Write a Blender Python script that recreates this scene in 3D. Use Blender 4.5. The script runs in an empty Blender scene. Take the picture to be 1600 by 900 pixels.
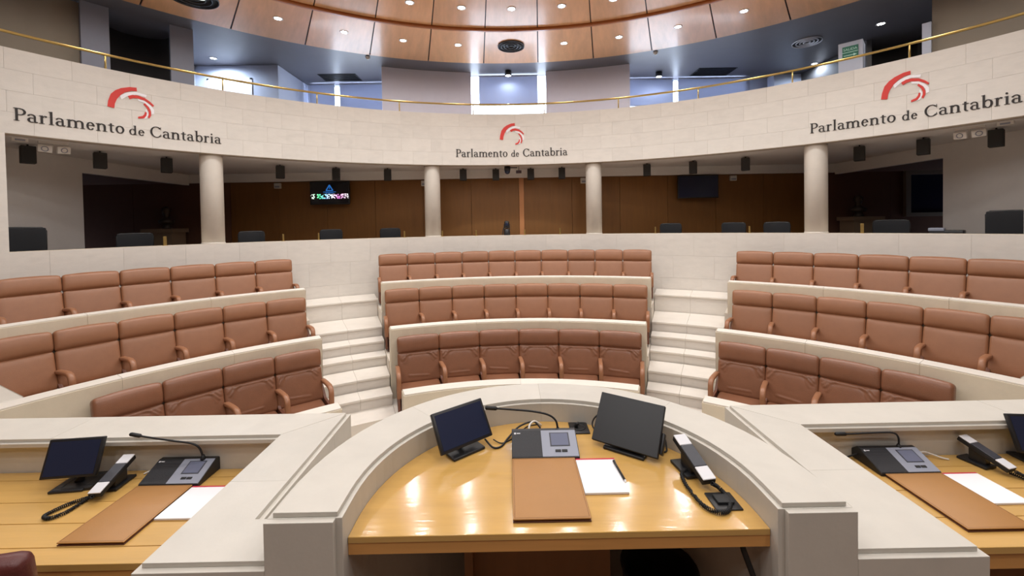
import bpy, math, random
from mathutils import Vector, Matrix
random.seed(7)
PI = math.pi
C = bpy.context.scene.collection
SC = bpy.context.scene

# ------------------------------------------------------------------ camera
cam_d = bpy.data.cameras.new('camera'); cam_o = bpy.data.objects.new('camera', cam_d); C.objects.link(cam_o)
right = (0.99984, -0.003693, -0.017501); up = (0.017565, 0.018243, 0.999679); fwd = (0.003373, 0.999827, -0.018305)
cam_o.matrix_world = Matrix(((right[0], up[0], -fwd[0], -0.1162), (right[1], up[1], -fwd[1], -1.4810),
                             (right[2], up[2], -fwd[2], 2.69), (0, 0, 0, 1)))
cam_d.sensor_fit = 'HORIZONTAL'; cam_d.sensor_width = 36.0
cam_d.lens = 644.77 * 36 / 1600
cam_d.shift_x = (800 - 797.7) / 1600; cam_d.shift_y = -(450 - 360.47) / 1600
cam_d.clip_start = 0.05; cam_d.clip_end = 100
SC.camera = cam_o

# ------------------------------------------------------------------ world, exposure
W = bpy.data.worlds.new('world'); SC.world = W; W.use_nodes = True
W.node_tree.nodes['Background'].inputs[0].default_value = (0.62, 0.75, 1.0, 1)
W.node_tree.nodes['Background'].inputs[1].default_value = 1.0
SC.view_settings.view_transform = 'Standard'
SC.view_settings.look = 'None'
SC.view_settings.exposure = 0.34
SC.view_settings.gamma = 1.0
SC.view_settings.use_curve_mapping = False
SC.cycles.use_denoising = True
SC.cycles.max_bounces = 8
SC.cycles.diffuse_bounces = 5
SC.cycles.sample_clamp_indirect = 6.0
LAMP_W = 55.0            # each recessed ceiling lamp
LAMP_COL = (0.985, 0.995, 0.995)
PANE_STRENGTH = 6.0      # daylight at the windows

# ------------------------------------------------------------------ helpers
def lin(r, g, b):
    f = lambda c: (c / 255 / 12.92) if c / 255 <= 0.04045 else ((c / 255 + 0.055) / 1.055) ** 2.4
    return (f(r), f(g), f(b), 1)

def mat(name, col, rough=0.5, metal=0.0, noise=0.0, nscale=8.0, bump=0.0, bscale=60.0, rand=0.0, emit=None, estr=0.0,
        coat=0.0, stretch=None, vein=0.0, spec=0.5):
    m = bpy.data.materials.new(name); m.use_nodes = True
    nt = m.node_tree; N = nt.nodes; L = nt.links
    b = N['Principled BSDF']
    b.inputs['Base Color'].default_value = col; b.inputs['Roughness'].default_value = rough
    b.inputs['Metallic'].default_value = metal; b.inputs['Coat Weight'].default_value = coat
    b.inputs['Specular IOR Level'].default_value = spec
    b.inputs['Coat Roughness'].default_value = 0.09
    if emit is not None:
        b.inputs['Emission Color'].default_value = emit; b.inputs['Emission Strength'].default_value = estr
    if noise or bump or rand or vein:
        tc = N.new('ShaderNodeTexCoord'); mp = N.new('ShaderNodeMapping')
        L.new(tc.outputs['Object'], mp.inputs['Vector'])
        if stretch: mp.inputs['Scale'].default_value = stretch
        oi = N.new('ShaderNodeObjectInfo')
        off = N.new('ShaderNodeVectorMath'); off.operation = 'ADD'
        sc = N.new('ShaderNodeVectorMath'); sc.operation = 'SCALE'; sc.inputs['Scale'].default_value = 13.0
        cb = N.new('ShaderNodeCombineXYZ')
        for i in range(3): L.new(oi.outputs['Random'], cb.inputs[i])
        L.new(cb.outputs[0], sc.inputs[0]); L.new(mp.outputs[0], off.inputs[0]); L.new(sc.outputs[0], off.inputs[1])
        vec = off.outputs[0]
        last = None
        hsv = N.new('ShaderNodeHueSaturation'); hsv.inputs['Color'].default_value = col
        n1 = N.new('ShaderNodeTexNoise'); n1.inputs['Scale'].default_value = nscale; n1.inputs['Detail'].default_value = 6
        n1.inputs['Roughness'].default_value = 0.62
        L.new(vec, n1.inputs['Vector'])
        r1 = N.new('ShaderNodeMapRange'); r1.inputs['From Min'].default_value = 0.25; r1.inputs['From Max'].default_value = 0.75
        r1.inputs['To Min'].default_value = 1 - noise; r1.inputs['To Max'].default_value = 1 + noise
        L.new(n1.outputs['Fac'], r1.inputs['Value'])
        ad = N.new('ShaderNodeMath'); ad.operation = 'MULTIPLY'
        r2 = N.new('ShaderNodeMapRange'); r2.inputs['To Min'].default_value = 1 - rand; r2.inputs['To Max'].default_value = 1 + rand
        L.new(oi.outputs['Random'], r2.inputs['Value'])
        L.new(r1.outputs[0], ad.inputs[0]); L.new(r2.outputs[0], ad.inputs[1])
        out = ad.outputs[0]
        if vein:
            n3 = N.new('ShaderNodeTexNoise'); n3.inputs['Scale'].default_value = nscale * 0.35; n3.inputs['Detail'].default_value = 8
            n3.inputs['Distortion'].default_value = 1.2
            L.new(vec, n3.inputs['Vector'])
            r3 = N.new('ShaderNodeMapRange'); r3.inputs['From Min'].default_value = 0.56; r3.inputs['From Max'].default_value = 0.70
            r3.inputs['To Min'].default_value = 1.0; r3.inputs['To Max'].default_value = 1 - vein
            L.new(n3.outputs['Fac'], r3.inputs['Value'])
            m3 = N.new('ShaderNodeMath'); m3.operation = 'MULTIPLY'
            L.new(out, m3.inputs[0]); L.new(r3.outputs[0], m3.inputs[1]); out = m3.outputs[0]
        L.new(out, hsv.inputs['Value'])
        L.new(hsv.outputs[0], b.inputs['Base Color'])
        if bump:
            n2 = N.new('ShaderNodeTexNoise'); n2.inputs['Scale'].default_value = bscale; n2.inputs['Detail'].default_value = 4
            L.new(vec, n2.inputs['Vector'])
            bp = N.new('ShaderNodeBump'); bp.inputs['Strength'].default_value = bump; bp.inputs['Distance'].default_value = 0.01
            L.new(n2.outputs['Fac'], bp.inputs['Height']); L.new(bp.outputs[0], b.inputs['Normal'])
            if coat: L.new(bp.outputs[0], b.inputs['Coat Normal'])
    return m

M = {}
M['stone'] = mat('cream limestone', lin(215, 209, 201), 0.62, noise=0.05, nscale=5, bump=0.08, bscale=40, rand=0.025, vein=0.05, stretch=(1, 1, 2.6))
M['honed'] = mat('honed limestone', lin(204, 199, 189), 0.42, noise=0.05, nscale=6, bump=0.04, bscale=70, rand=0.02, vein=0.05)
M['tread'] = mat('pale step stone', lin(222, 215, 205), 0.5, noise=0.04, nscale=6, bump=0.04, rand=0.02, vein=0.03)
M['mortar'] = mat('mortar', lin(196, 184, 168), 0.9)
M['facestone'] = mat('cream face stone', lin(216, 205, 184), 0.55, noise=0.05, nscale=5, bump=0.06, bscale=50, rand=0.02, vein=0.05)
M['rearwood'] = mat('dark rear panelling', lin(112, 78, 52), 0.5, noise=0.08, nscale=3, stretch=(4, 4, 0.5))
M['carpet'] = mat('dark carpet', lin(128, 108, 92), 0.95)
M['plaster'] = mat('white plaster', lin(226, 222, 218), 0.8, noise=0.02)
M['floor'] = mat('pale stone floor', lin(214, 204, 190), 0.35, noise=0.05, nscale=3, vein=0.05)
M['leather'] = mat('brown leather', lin(146, 100, 71), 0.42, noise=0.07, nscale=9, bump=0.12, bscale=180, rand=0.05)
M['leathercrease'] = mat('creased brown leather', lin(130, 86, 62), 0.34, noise=0.08, nscale=9, bump=0.14, bscale=120, rand=0.06)
M['leatherdk'] = mat('dark brown leather', lin(104, 62, 44), 0.5, noise=0.06, nscale=9, bump=0.1, bscale=150)
M['armpad'] = mat('brown arm pad', lin(150, 102, 72), 0.4, noise=0.06, bump=0.1, bscale=150)
M['seatbase'] = mat('seat base', lin(78, 44, 34), 0.7)
M['woodtop'] = mat('varnished beech', lin(202, 160, 90), 0.15, noise=0.10, nscale=4, bump=0.035, bscale=14, stretch=(0.6, 5, 5), coat=0.5)
M['woodboard'] = mat('beech board', lin(202, 160, 90), 0.3, noise=0.09, nscale=4, bump=0.03, bscale=14, stretch=(0.5, 6, 5), rand=0.05, coat=0.2)
M['woodedge'] = mat('beech edge', lin(208, 152, 86), 0.4, noise=0.1, nscale=5, stretch=(0.4, 4, 8))
M['woodceil'] = mat('cherry ceiling veneer', lin(222, 170, 124), 0.34, noise=0.14, nscale=2.2, bump=0.02, bscale=3, stretch=(3.5, 0.5, 1), rand=0.10, coat=0.15)
M['ceilrib'] = mat('dark cherry rib', lin(172, 98, 42), 0.35, noise=0.1)
M['woodwall'] = mat('brown wall veneer', lin(132, 88, 40), 0.5, noise=0.10, nscale=3, stretch=(5, 5, 0.5), rand=0.06)
M['woodpost'] = mat('light wood post', lin(196, 134, 84), 0.5, noise=0.08, stretch=(5, 5, 0.5))
M['darkroom'] = mat('dark brown wall', lin(112, 76, 58), 0.8, noise=0.05)
M['darkceil'] = mat('charcoal ceiling', lin(112, 108, 112), 0.42, noise=0.06, nscale=2)
M['darkniche'] = mat('dark grey wall', lin(84, 80, 78), 0.8, noise=0.04)
M['greywall'] = mat('taupe wall', lin(150, 138, 122), 0.8, noise=0.03, nscale=3)
M['bluegrey'] = mat('cool grey pillar', lin(142, 144, 156), 0.75, noise=0.02)
M['upwhite'] = mat('cool white wall', lin(196, 200, 214), 0.75, noise=0.02)
M['upscreen'] = mat('pale lilac partition', lin(228, 225, 238), 0.7, noise=0.015)
M['brass'] = mat('polished brass', lin(190, 164, 104), 0.3, metal=1.0, noise=0.03)
M['black'] = mat('black plastic', lin(32, 32, 34), 0.42, noise=0.04)
M['matteblack'] = mat('matte black', lin(24, 24, 26), 0.6)
M['speaker'] = mat('speaker black', lin(48, 46, 44), 0.7, noise=0.05, bump=0.1, bscale=300)
M['screen'] = mat('dark glass screen', lin(36, 44, 68), 0.2)
M['screenmatte'] = mat('matte dark screen', lin(30, 31, 34), 0.36)
M['grille'] = mat('black mesh', lin(34, 35, 40), 0.55, noise=0.1, nscale=400, bump=0.2, bscale=400)
M['panelgrey'] = mat('blue grey plastic', lin(148, 153, 168), 0.38)
M['lcd'] = mat('grey display', lin(112, 118, 140), 0.15)
M['silver'] = mat('silver plastic', lin(222, 222, 226), 0.35)
M['handgrey'] = mat('dark grey plastic', lin(58, 60, 68), 0.4)
M['folder'] = mat('tan leather', lin(172, 124, 70), 0.45, noise=0.05, nscale=6, bump=0.06, bscale=220)
M['folderdk'] = mat('dark leather edge', lin(92, 50, 26), 0.5)
M['paper'] = mat('white paper', lin(240, 240, 244), 0.7)
M['redstrip'] = mat('red binding', lin(196, 44, 66), 0.5)
M['emred'] = mat('emblem red', lin(206, 52, 44), 0.5)
M['emwhite'] = mat('emblem white', lin(238, 236, 240), 0.5)
M['letter'] = mat('dark brown letter', lin(34, 27, 24), 0.6)
M['chairmesh'] = mat('dark mesh fabric', lin(28, 29, 33), 0.8, bump=0.2, bscale=300)
M['burgundy'] = mat('burgundy leather', lin(88, 38, 34), 0.4, noise=0.06, bump=0.1, bscale=150)
M['whiteplastic'] = mat('white plastic', lin(220, 216, 210), 0.4)
M['lamp'] = mat('lamp glow', (1, 1, 1, 1), 0.4, emit=(1.0, 0.93, 0.84, 1), estr=75)
M['lampsoft'] = mat('soft lamp glow', (1, 1, 1, 1), 0.4, emit=(0.95, 0.97, 1.0, 1), estr=12)
M['pane'] = mat('daylit pane', (0.8, 0.85, 0.9, 1), 0.1, emit=(0.72, 0.84, 1.0, 1), estr=PANE_STRENGTH)
M['green'] = mat('sign green', lin(22, 100, 76), 0.5, emit=lin(24, 120, 92), estr=0.05)
M['signwhite'] = mat('sign white', lin(190, 230, 215), 0.5)
M['redglow'] = mat('dark red display', lin(60, 12, 14), 0.3)
M['bronze'] = mat('dark bronze', lin(92, 84, 78), 0.4, metal=0.5)
M['extred'] = mat('extinguisher red', lin(120, 18, 16), 0.4)
M['bronzepl'] = mat('pale plinth', lin(150, 128, 104), 0.7)

def shade_mat():
    m = bpy.data.materials.new('roller shade cloth'); m.use_nodes = True
    nt = m.node_tree; N = nt.nodes; L = nt.links
    for n in list(N): N.remove(n)
    o = N.new('ShaderNodeOutputMaterial'); mx = N.new('ShaderNodeMixShader')
    d = N.new('ShaderNodeBsdfDiffuse'); d.inputs[0].default_value = lin(176, 180, 198)
    t = N.new('ShaderNodeBsdfTranslucent'); t.inputs[0].default_value = lin(205, 208, 220)
    mx.inputs[0].default_value = 0.24
    L.new(d.outputs[0], mx.inputs[1]); L.new(t.outputs[0], mx.inputs[2]); L.new(mx.outputs[0], o.inputs[0])
    return m
M['shade'] = shade_mat()

def tv_picture():
    m = bpy.data.materials.new('television picture'); m.use_nodes = True
    nt = m.node_tree; N = nt.nodes; L = nt.links
    b = N['Principled BSDF']; b.inputs['Base Color'].default_value = (0.01, 0.012, 0.02, 1); b.inputs['Roughness'].default_value = 0.2
    tc = N.new('ShaderNodeTexCoord'); sp = N.new('ShaderNodeSeparateXYZ'); L.new(tc.outputs['Object'], sp.inputs[0])
    vo = N.new('ShaderNodeTexVoronoi'); vo.inputs['Scale'].default_value = 34; L.new(tc.outputs['Object'], vo.inputs['Vector'])
    a = N.new('ShaderNodeMath'); a.operation = 'ABSOLUTE'
    s = N.new('ShaderNodeMath'); s.operation = 'ADD'; s.inputs[1].default_value = 0.085
    L.new(sp.outputs['Z'], s.inputs[0]); L.new(s.outputs[0], a.inputs[0])
    lt = N.new('ShaderNodeMath'); lt.operation = 'LESS_THAN'; lt.inputs[1].default_value = 0.06; L.new(a.outputs[0], lt.inputs[0])
    g = N.new('ShaderNodeMath'); g.operation = 'LESS_THAN'; g.inputs[1].default_value = 0.016; L.new(vo.outputs['Distance'], g.inputs[0])
    g.inputs[1].default_value = 0.45
    mu = N.new('ShaderNodeMath'); mu.operation = 'MULTIPLY'; L.new(lt.outputs[0], mu.inputs[0]); L.new(g.outputs[0], mu.inputs[1])
    rp = N.new('ShaderNodeValToRGB'); L.new(sp.outputs['X'], rp.inputs[0])
    mr = N.new('ShaderNodeMapRange'); mr.inputs['From Min'].default_value = -0.45; mr.inputs['From Max'].default_value = 0.45
    L.new(sp.outputs['X'], mr.inputs[0]); L.new(mr.outputs[0], rp.inputs[0])
    cols = [(0.0, (0.8, 0.9, 0.8, 1)), (0.2, (0.1, 0.9, 0.35, 1)), (0.4, (0.3, 0.6, 1, 1)), (0.55, (0.9, 0.95, 1, 1)), (0.75, (0.9, 0.2, 0.7, 1)), (1.0, (0.95, 0.9, 0.95, 1))]
    el = rp.color_ramp.elements; el[0].position, el[0].color = cols[0]; el[1].position, el[1].color = cols[-1]
    for p, c in cols[1:-1]:
        e = el.new(p); e.color = c
    L.new(rp.outputs[0], b.inputs['Emission Color'])
    st = N.new('ShaderNodeMath'); st.operation = 'MULTIPLY'; st.inputs[1].default_value = 1.6; L.new(mu.outputs[0], st.inputs[0])
    L.new(st.outputs[0], b.inputs['Emission Strength'])
    return m
M['tvpic'] = tv_picture()
M['tvblue'] = mat('television blue glyph', lin(20, 60, 110), 0.3, emit=lin(40, 110, 190), estr=0.7)

def P3(az, R, z=0.0):
    a = math.radians(az); return (R * math.sin(a), R * math.cos(a), z)

class MB:
    def __init__(s): s.v = []; s.f = []; s.sm = []
    def add(s, vs, fs, smooth=False):
        o = len(s.v); s.v += [tuple(v) for v in vs]; s.f += [tuple(i + o for i in f) for f in fs]; s.sm += [smooth] * len(fs); return s
    def box(s, x0, x1, y0, y1, z0, z1):
        v = [(x, y, z) for z in (z0, z1) for y in (y0, y1) for x in (x0, x1)]
        return s.add(v, [(0, 2, 3, 1), (4, 5, 7, 6), (0, 1, 5, 4), (2, 6, 7, 3), (0, 4, 6, 2), (1, 3, 7, 5)])
    def prism(s, poly, z0, z1):
        n = len(poly); v = [(x, y, z0) for x, y in poly] + [(x, y, z1) for x, y in poly]
        a = sum(poly[i][0] * poly[(i + 1) % n][1] - poly[(i + 1) % n][0] * poly[i][1] for i in range(n))
        f = [tuple(range(n))[::-1], tuple(range(n, 2 * n))] + [(i, (i + 1) % n, n + (i + 1) % n, n + i) for i in range(n)]
        if a < 0: f = [t[::-1] for t in f]
        return s.add(v, f)
    def prism_x(s, prof, x0, x1):          # profile in (y, z) extruded along x
        n = len(prof); v = [(x0, y, z) for y, z in prof] + [(x1, y, z) for y, z in prof]
        a = sum(prof[i][0] * prof[(i + 1) % n][1] - prof[(i + 1) % n][0] * prof[i][1] for i in range(n))
        f = [tuple(range(n))[::-1], tuple(range(n, 2 * n))] + [(i, (i + 1) % n, n + (i + 1) % n, n + i) for i in range(n)]
        if a < 0: f = [t[::-1] for t in f]
        return s.add(v, f)
    def arc(s, R0, R1, z0, z1, a0, a1, n=None, smooth=False):    # a solid ring segment, azimuths in degrees from +y towards +x
        n = n or max(1, int(abs(a1 - a0) / 2.0 + 0.999))
        v = []
        for i in range(n + 1):
            a = a0 + (a1 - a0) * i / n
            v += [P3(a, R0, z0), P3(a, R1, z0), P3(a, R1, z1), P3(a, R0, z1)]
        f = [(0, 1, 2, 3)[::-1], tuple(4 * n + k for k in (0, 1, 2, 3))]
        for i in range(n):
            o = 4 * i
            for k in range(4):
                k2 = (k + 1) % 4
                f.append((o + k, o + k2, o + 4 + k2, o + 4 + k)[::1])
        f = [f[0], f[1]] + [t[::-1] for t in f[2:]]
        return s.add(v, f, smooth)
    def tube(s, pts, r, n=8, closed_ends=True, sx=1.0):
        pts = [Vector(p) for p in pts]; rings = []
        rr = r if isinstance(r, (list, tuple)) else [r] * len(pts)
        prev = None; v = []
        for i, p in enumerate(pts):
            t = (pts[min(i + 1, len(pts) - 1)] - pts[max(i - 1, 0)]).normalized()
            if prev is None:
                a = Vector((0, 0, 1)) if abs(t.z) < 0.9 else Vector((1, 0, 0))
                u = t.cross(a).normalized()
            else:
                u = (prev - t * prev.dot(t)).normalized()
            prev = u; w = t.cross(u)
            for k in range(n):
                an = 2 * PI * k / n
                v.append(p + (u * math.cos(an) * sx + w * math.sin(an)) * rr[i])
        f = []
        for i in range(len(pts) - 1):
            for k in range(n):
                f.append((i * n + k, i * n + (k + 1) % n, (i + 1) * n + (k + 1) % n, (i + 1) * n + k))
        if closed_ends:
            f.append(tuple(range(n))[::-1]); f.append(tuple((len(pts) - 1) * n + k for k in range(n)))
        return s.add(v, f, True)
    def lathe(s, prof, n=24, c=(0, 0), cap=True, smooth=True):      # profile (r, z) about a vertical axis
        v = []
        for r, z in prof:
            for k in range(n):
                a = 2 * PI * k / n; v.append((c[0] + r * math.cos(a), c[1] + r * math.sin(a), z))
        f = []
        for i in range(len(prof) - 1):
            for k in range(n):
                f.append((i * n + k, i * n + (k + 1) % n, (i + 1) * n + (k + 1) % n, (i + 1) * n + k))
        s.add(v, f, smooth)
        if cap:
            o = len(s.v) - len(v)
            for i, rev in ((0, True), (len(prof) - 1, False)):
                if prof[i][0] > 1e-4:
                    t = tuple(o + i * n + k for k in range(n)); s.f.append(t[::-1] if rev else t); s.sm.append(False)
        return s
    def rbox(s, cx, cy, cz, w, d, h, r, n=6, puff=0.0, fn=None, T=None):   # a padded, rounded block
        half = (w / 2, d / 2, h / 2); idx = {}; vs = []; fs = []
        def grid(L, nn):
            e = min(0.95, r / L)
            return [-1, -1 + e * 0.35, -1 + e] + [-1 + e + (2 - 2 * e) * i / nn for i in range(1, nn)] + [1 - e, 1 - e * 0.35, 1]
        nn = n if isinstance(n, (tuple, list)) else (n, max(2, n // 2), n)
        G = [grid(half[i], nn[i]) for i in range(3)]
        def vert(p):
            q = [p[i] * half[i] for i in range(3)]
            inn = [max(-(half[i] - r), min(half[i] - r, q[i])) for i in range(3)]
            dv = Vector([q[i] - inn[i] for i in range(3)])
            if dv.length > 1e-9: dv = dv.normalized() * r
            o = Vector(inn) + dv
            if puff:
                fx = 1 - (abs(p[0])) ** 3; fz = 1 - (abs(p[2])) ** 3
                o.y += (-1 if p[1] < 0 else 1) * puff * max(0, fx) * max(0, fz) * abs(p[1])
                fy = 1 - abs(p[1]) ** 3
                o.z += (-1 if p[2] < 0 else 1) * puff * 0.6 * max(0, fx) * max(0, fy) * abs(p[2]) ** 2
            if fn: o = fn(o, p)
            o = o + Vector((cx, cy, cz))
            if T: o = T @ o
            k = (round(p[0], 5), round(p[1], 5), round(p[2], 5))
            if k not in idx: idx[k] = len(vs); vs.append(o)
            return idx[k]
        for ax in range(3):
            u, w_ = (ax + 1) % 3, (ax + 2) % 3
            for sg in (-1, 1):
                for i in range(len(G[u]) - 1):
                    for j in range(len(G[w_]) - 1):
                        q = []
                        for a, b in ((i, j), (i + 1, j), (i + 1, j + 1), (i, j + 1)):
                            p = [0, 0, 0]; p[ax] = sg; p[u] = G[u][a]; p[w_] = G[w_][b]; q.append(vert(p))
                        fs.append(tuple(q) if sg > 0 else tuple(q[::-1]))
        return s.add(vs, fs, True)
    def mesh(s, name):
        me = bpy.data.meshes.new(name); me.from_pydata(s.v, [], s.f)
        me.polygons.foreach_set('use_smooth', s.sm); me.update(); return me
    def build(s, name, m, parent=None, loc=None, rotz=0.0, world=False, bevel=0.0):
        if world and parent is not None:
            l = parent.location; s.v = [(x - l.x, y - l.y, z - l.z) for x, y, z in s.v]
        me = s.mesh(name)
        return link(name, me, m, parent, loc, rotz, bevel)

def link(name, me, m, parent=None, loc=None, rotz=0.0, bevel=0.0):
    o = bpy.data.objects.new(name, me); C.objects.link(o)
    if m is not None and not me.materials: me.materials.append(m)
    if loc: o.location = loc
    if rotz: o.rotation_euler = (0, 0, rotz)
    if parent is not None: o.parent = parent
    if bevel:
        b = o.modifiers.new('bevel', 'BEVEL'); b.width = bevel; b.segments = 2; b.limit_method = 'ANGLE'; b.angle_limit = 0.6
    return o

def tag(o, label, cat, group=None, kind=None):
    if label: o['label'] = label
    if cat: o['category'] = cat
    if group: o['group'] = group
    if kind: o['kind'] = kind
    return o

def thing(name, label, cat, loc=(0, 0, 0), rotz=0.0, group=None):
    o = bpy.data.objects.new(name, None); C.objects.link(o); o.empty_display_size = 0.1
    o.location = loc; o.rotation_euler = (0, 0, rotz)
    return tag(o, label, cat, group)

def struct(name, loc=(0, 0, 0)):
    o = bpy.data.objects.new(name, None); C.objects.link(o); o.location = loc; o['kind'] = 'structure'; return o

def sstruct(name, mb, m, bevel=0.0):
    o = mb.build(name, m, bevel=bevel); o['kind'] = 'structure'; return o

ORD = ['first', 'second', 'third', 'fourth', 'fifth', 'sixth', 'seventh', 'eighth', 'ninth', 'tenth', 'eleventh', 'twelfth',
       'thirteenth', 'fourteenth', 'fifteenth', 'sixteenth']

# ================================================================== large structure
RW = 8.22            # radius of the curved gallery front
ZF = 6.69            # ceiling height
# floor of the hall, podium
sstruct('floor', MB().lathe([(13.5, -0.4), (13.5, -0.17)], 64), M['floor'])
pod = MB().prism([(-4.6, -8), (4.6, -8), (4.6, 0.60), (-4.6, 0.60)], -0.17, 0.79)
sstruct('floor', pod, M['carpet'])
sstruct('floor', MB().prism([(-0.86, -3.5), (0.9, -3.5), (0.9, 0.4), (-0.86, 0.4)], 0.79, 1.0), M['carpet'])
# raised floors of the seat tiers
for a0, a1, R0 in ((-67.5, -32.8, 4.03), (-32.75, -22.25, 4.62), (-22.2, 22.2, 4.03), (22.25, 32.75, 4.62), (32.8, 67.5, 4.03)):
    sstruct('floor', MB().arc(R0, RW, -0.16, 0.0, a0, a1), M['tread'])
def tier_floor(R0, R1, z, a0, a1): sstruct('floor', MB().arc(R0, R1, 0.001, z, a0, a1), M['floor'])
for a0, a1 in ((-22.2, 22.2), (-66.5, -32.6), (32.6, 66.5)):
    tier_floor(5.46, 6.60, 0.527, a0, a1)
    tier_floor(6.60, RW, 1.084, a0, a1)
# rear enclosure behind the camera
sstruct('wall_rear', MB().arc(RW, RW + 0.25, -0.17, 5.243, 61.5, 298.5, 90), M['rearwood'])
sstruct('wall_rear', MB().arc(9.62, 9.8, 4.4, ZF + 0.1, 70, 290, 90), M['greywall'])

# masonry: the balcony front and the sill wall, every block a stone of its own
def masonry(name, R0, R1, z0, z1, a0, a1, rows, nblocks, m, skip=None):
    w = struct(name)
    MB().arc(R0 + 0.012, R1, z0, z1, a0, a1, 60, True).build('core', M['mortar'], w)
    hz = (z1 - z0) / rows; aw = (a1 - a0) / nblocks
    rng = random.Random(len(name))
    for r in range(rows):
        off = 0.5 * (r % 2) + rng.uniform(-0.12, 0.12)
        me_full = None
        k = -1
        edges = [a0] + [a0 + (i + off) * aw for i in range(0 if off > 0.02 else 1, nblocks + 1) if a0 + 0.15 * aw < a0 + (i + off) * aw < a1 - 0.15 * aw] + [a1]
        for e0, e1 in zip(edges[:-1], edges[1:]):
            g = 0.0018 / R0 * 57.3 / 2; jit = rng.uniform(0, 0.003)
            full = abs((e1 - e0) - aw) < 1e-6
            if full:
                if me_full is None:
                    me_full = MB().arc(R0, R0 + 0.016, z0 + r * hz + 0.0009, z0 + (r + 1) * hz - 0.0009, -aw / 2 + g, aw / 2 - g, 2, False).mesh('stone')
                o = link('stone', me_full, m, w); o.rotation_euler = (0, 0, -math.radians((e0 + e1) / 2))
            else:
                o = MB().arc(R0, R0 + 0.016, z0 + r * hz + 0.0009, z0 + (r + 1) * hz - 0.0009, e0 + g, e1 - g, 2, False).build('stone', m, w)
    return w
masonry('wall_balcony', RW, RW + 0.23, 4.057, 5.243, -61.5, 61.5, 4, 27, M['stone'])
masonry('wall_gallery', RW, RW + 0.46, 0.0, 2.403, -61.5, 61.5, 5, 22, M['stone'])
# end piers of the gallery opening
for i, (a0, a1) in enumerate(((-61.5, -58.87), (58.99, 61.5))):
    sstruct('wall_pier', MB().arc(RW, RW + 0.46, 2.403, 4.057, a0, a1), M['stone'])

# lower gallery: floor, soffit, bulkhead, side walls, wood back wall, dark rooms at both ends
sstruct('floor', MB().arc(RW + 0.46, 14, 1.3, 1.5, -80, 80), M['darkroom'])
sstruct('ceiling', MB().arc(RW + 0.23, 13.8, 4.057, 4.34, -80, 80), M['plaster'])
bulk = struct('trim_1')
MB().box(-8.3, 8.3, 9.02, 9.12, 3.845, 4.056).build('bulkhead', M['plaster'], bulk)
for s in (-1, 1):
    MB().box(min(s * 8.2, s * 8.3), max(s * 8.2, s * 8.3), 6.4, 9.02, 3.79, 4.056).build('bulkhead', M['plaster'], bulk)
sstruct('wall_left', MB().box(-8.32, -8.2, 0.3, 6.4, 1.5, 4.056), M['plaster'])
sstruct('wall_right', MB().box(8.2, 8.32, 0.3, 6.4, 1.5, 4.056), M['plaster'])
sstruct('ceiling', MB().prism([(-12.3, 4.5), (-8.32, 4.5), (-8.32, 9.3), (-12.3, 9.3)], 3.86, 3.9), M['darkroom'])
sstruct('ceiling', MB().prism([(8.32, 4.5), (12.3, 4.5), (12.3, 9.3), (8.32, 9.3)], 3.86, 3.9), M['darkroom'])
sstruct('ceiling', MB().box(-8.3, 8.3, 9.12, 9.4, 3.845, 3.9), M['darkroom'])
for x0, x1 in ((-12.4, -12.2), (12.2, 12.4)):
    sstruct('wall_side', MB().box(x0, x1, 4.3, 9.5, 1.5, 4.056), M['darkroom'])
for x0, x1 in ((-12.3, -8.32), (8.32, 12.3)):
    sstruct('wall_side', MB().box(x0, x1, 4.4, 4.5, 1.5, 4.056), M['darkroom'])
wb = struct('wall_back')
MB().box(-12.4, 12.4, 9.44, 9.5, 1.5, 4.056).build('core', M['darkroom'], wb)
xs = [-7.28 + i * 1.24 for i in range(7)]
for x0 in xs[:6]: MB().box(x0 + 0.004, x0 + 1.236, 9.2, 9.24, 1.5, 3.86).build('panel', M['woodwall'], wb)
for i in range(6): MB().box(0.284 + i * 1.24 + 0.004, 0.284 + i * 1.24 + 1.236, 9.2, 9.24, 1.5, 3.86).build('panel', M['woodwall'], wb)
MB().box(0.16, 0.282, 9.17, 9.24, 1.5, 3.845).build('post', M['woodpost'], wb)
for x0, x1 in ((-9.8, -7.29), (-12.2, -9.81), (7.73, 9.8), (9.81, 12.2)):
    MB().box(x0, x1, 9.21, 9.24, 1.5, 3.86).build('panel', M['darkroom'], wb)

# ------------------------------------------------------------------ ceiling of the hall
ceil = struct('ceiling', (0, 0, 0))
SEAM = 8.72
RO, RM, RI = 8.93, 7.10, 5.25
MB().lathe([(RO - 0.01, ZF + 0.03), (RO - 0.01, ZF + 0.12)], 96).build('backing', M['matteblack'], ceil)
def sector(R0, R1, nseg):
    return MB().arc(R0, R1, ZF, ZF + 0.03, -SEAM / 2 + 0.09, SEAM / 2 - 0.09, nseg, False).mesh('wood_panel')
mo, mi = sector(RM + 0.02, RO, 6), sector(RI + 0.02, RM - 0.02, 6)
for me in (mo, mi):
    for k in range(-9, 10):
        o = link('wood_panel', me, M['woodceil'], ceil); o.rotation_euler = (0, 0, -math.radians(k * SEAM))
rest = MB().arc(RI + 0.02, RO, ZF, ZF + 0.03, 9.5 * SEAM, 360 - 9.5 * SEAM, 90)
rest.lathe([(0.001, ZF), (RI, ZF)], 96, cap=False)
rest.build('wood_field', M['woodceil'], ceil)
MB().arc(RM - 0.04, RM + 0.04, ZF - 0.045, ZF + 0.01, 0, 360, 180, True).build('ring_moulding', M['ceilrib'], ceil)
MB().arc(RI - 0.05, RI + 0.05, ZF - 0.06, ZF + 0.01, 0, 360, 180, True).build('ring_moulding', M['ceilrib'], ceil)
sstruct('ceiling', MB().arc(RO, 14.5, ZF + 0.012, ZF + 0.2, 0, 360, 120), M['darkceil'])

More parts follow.
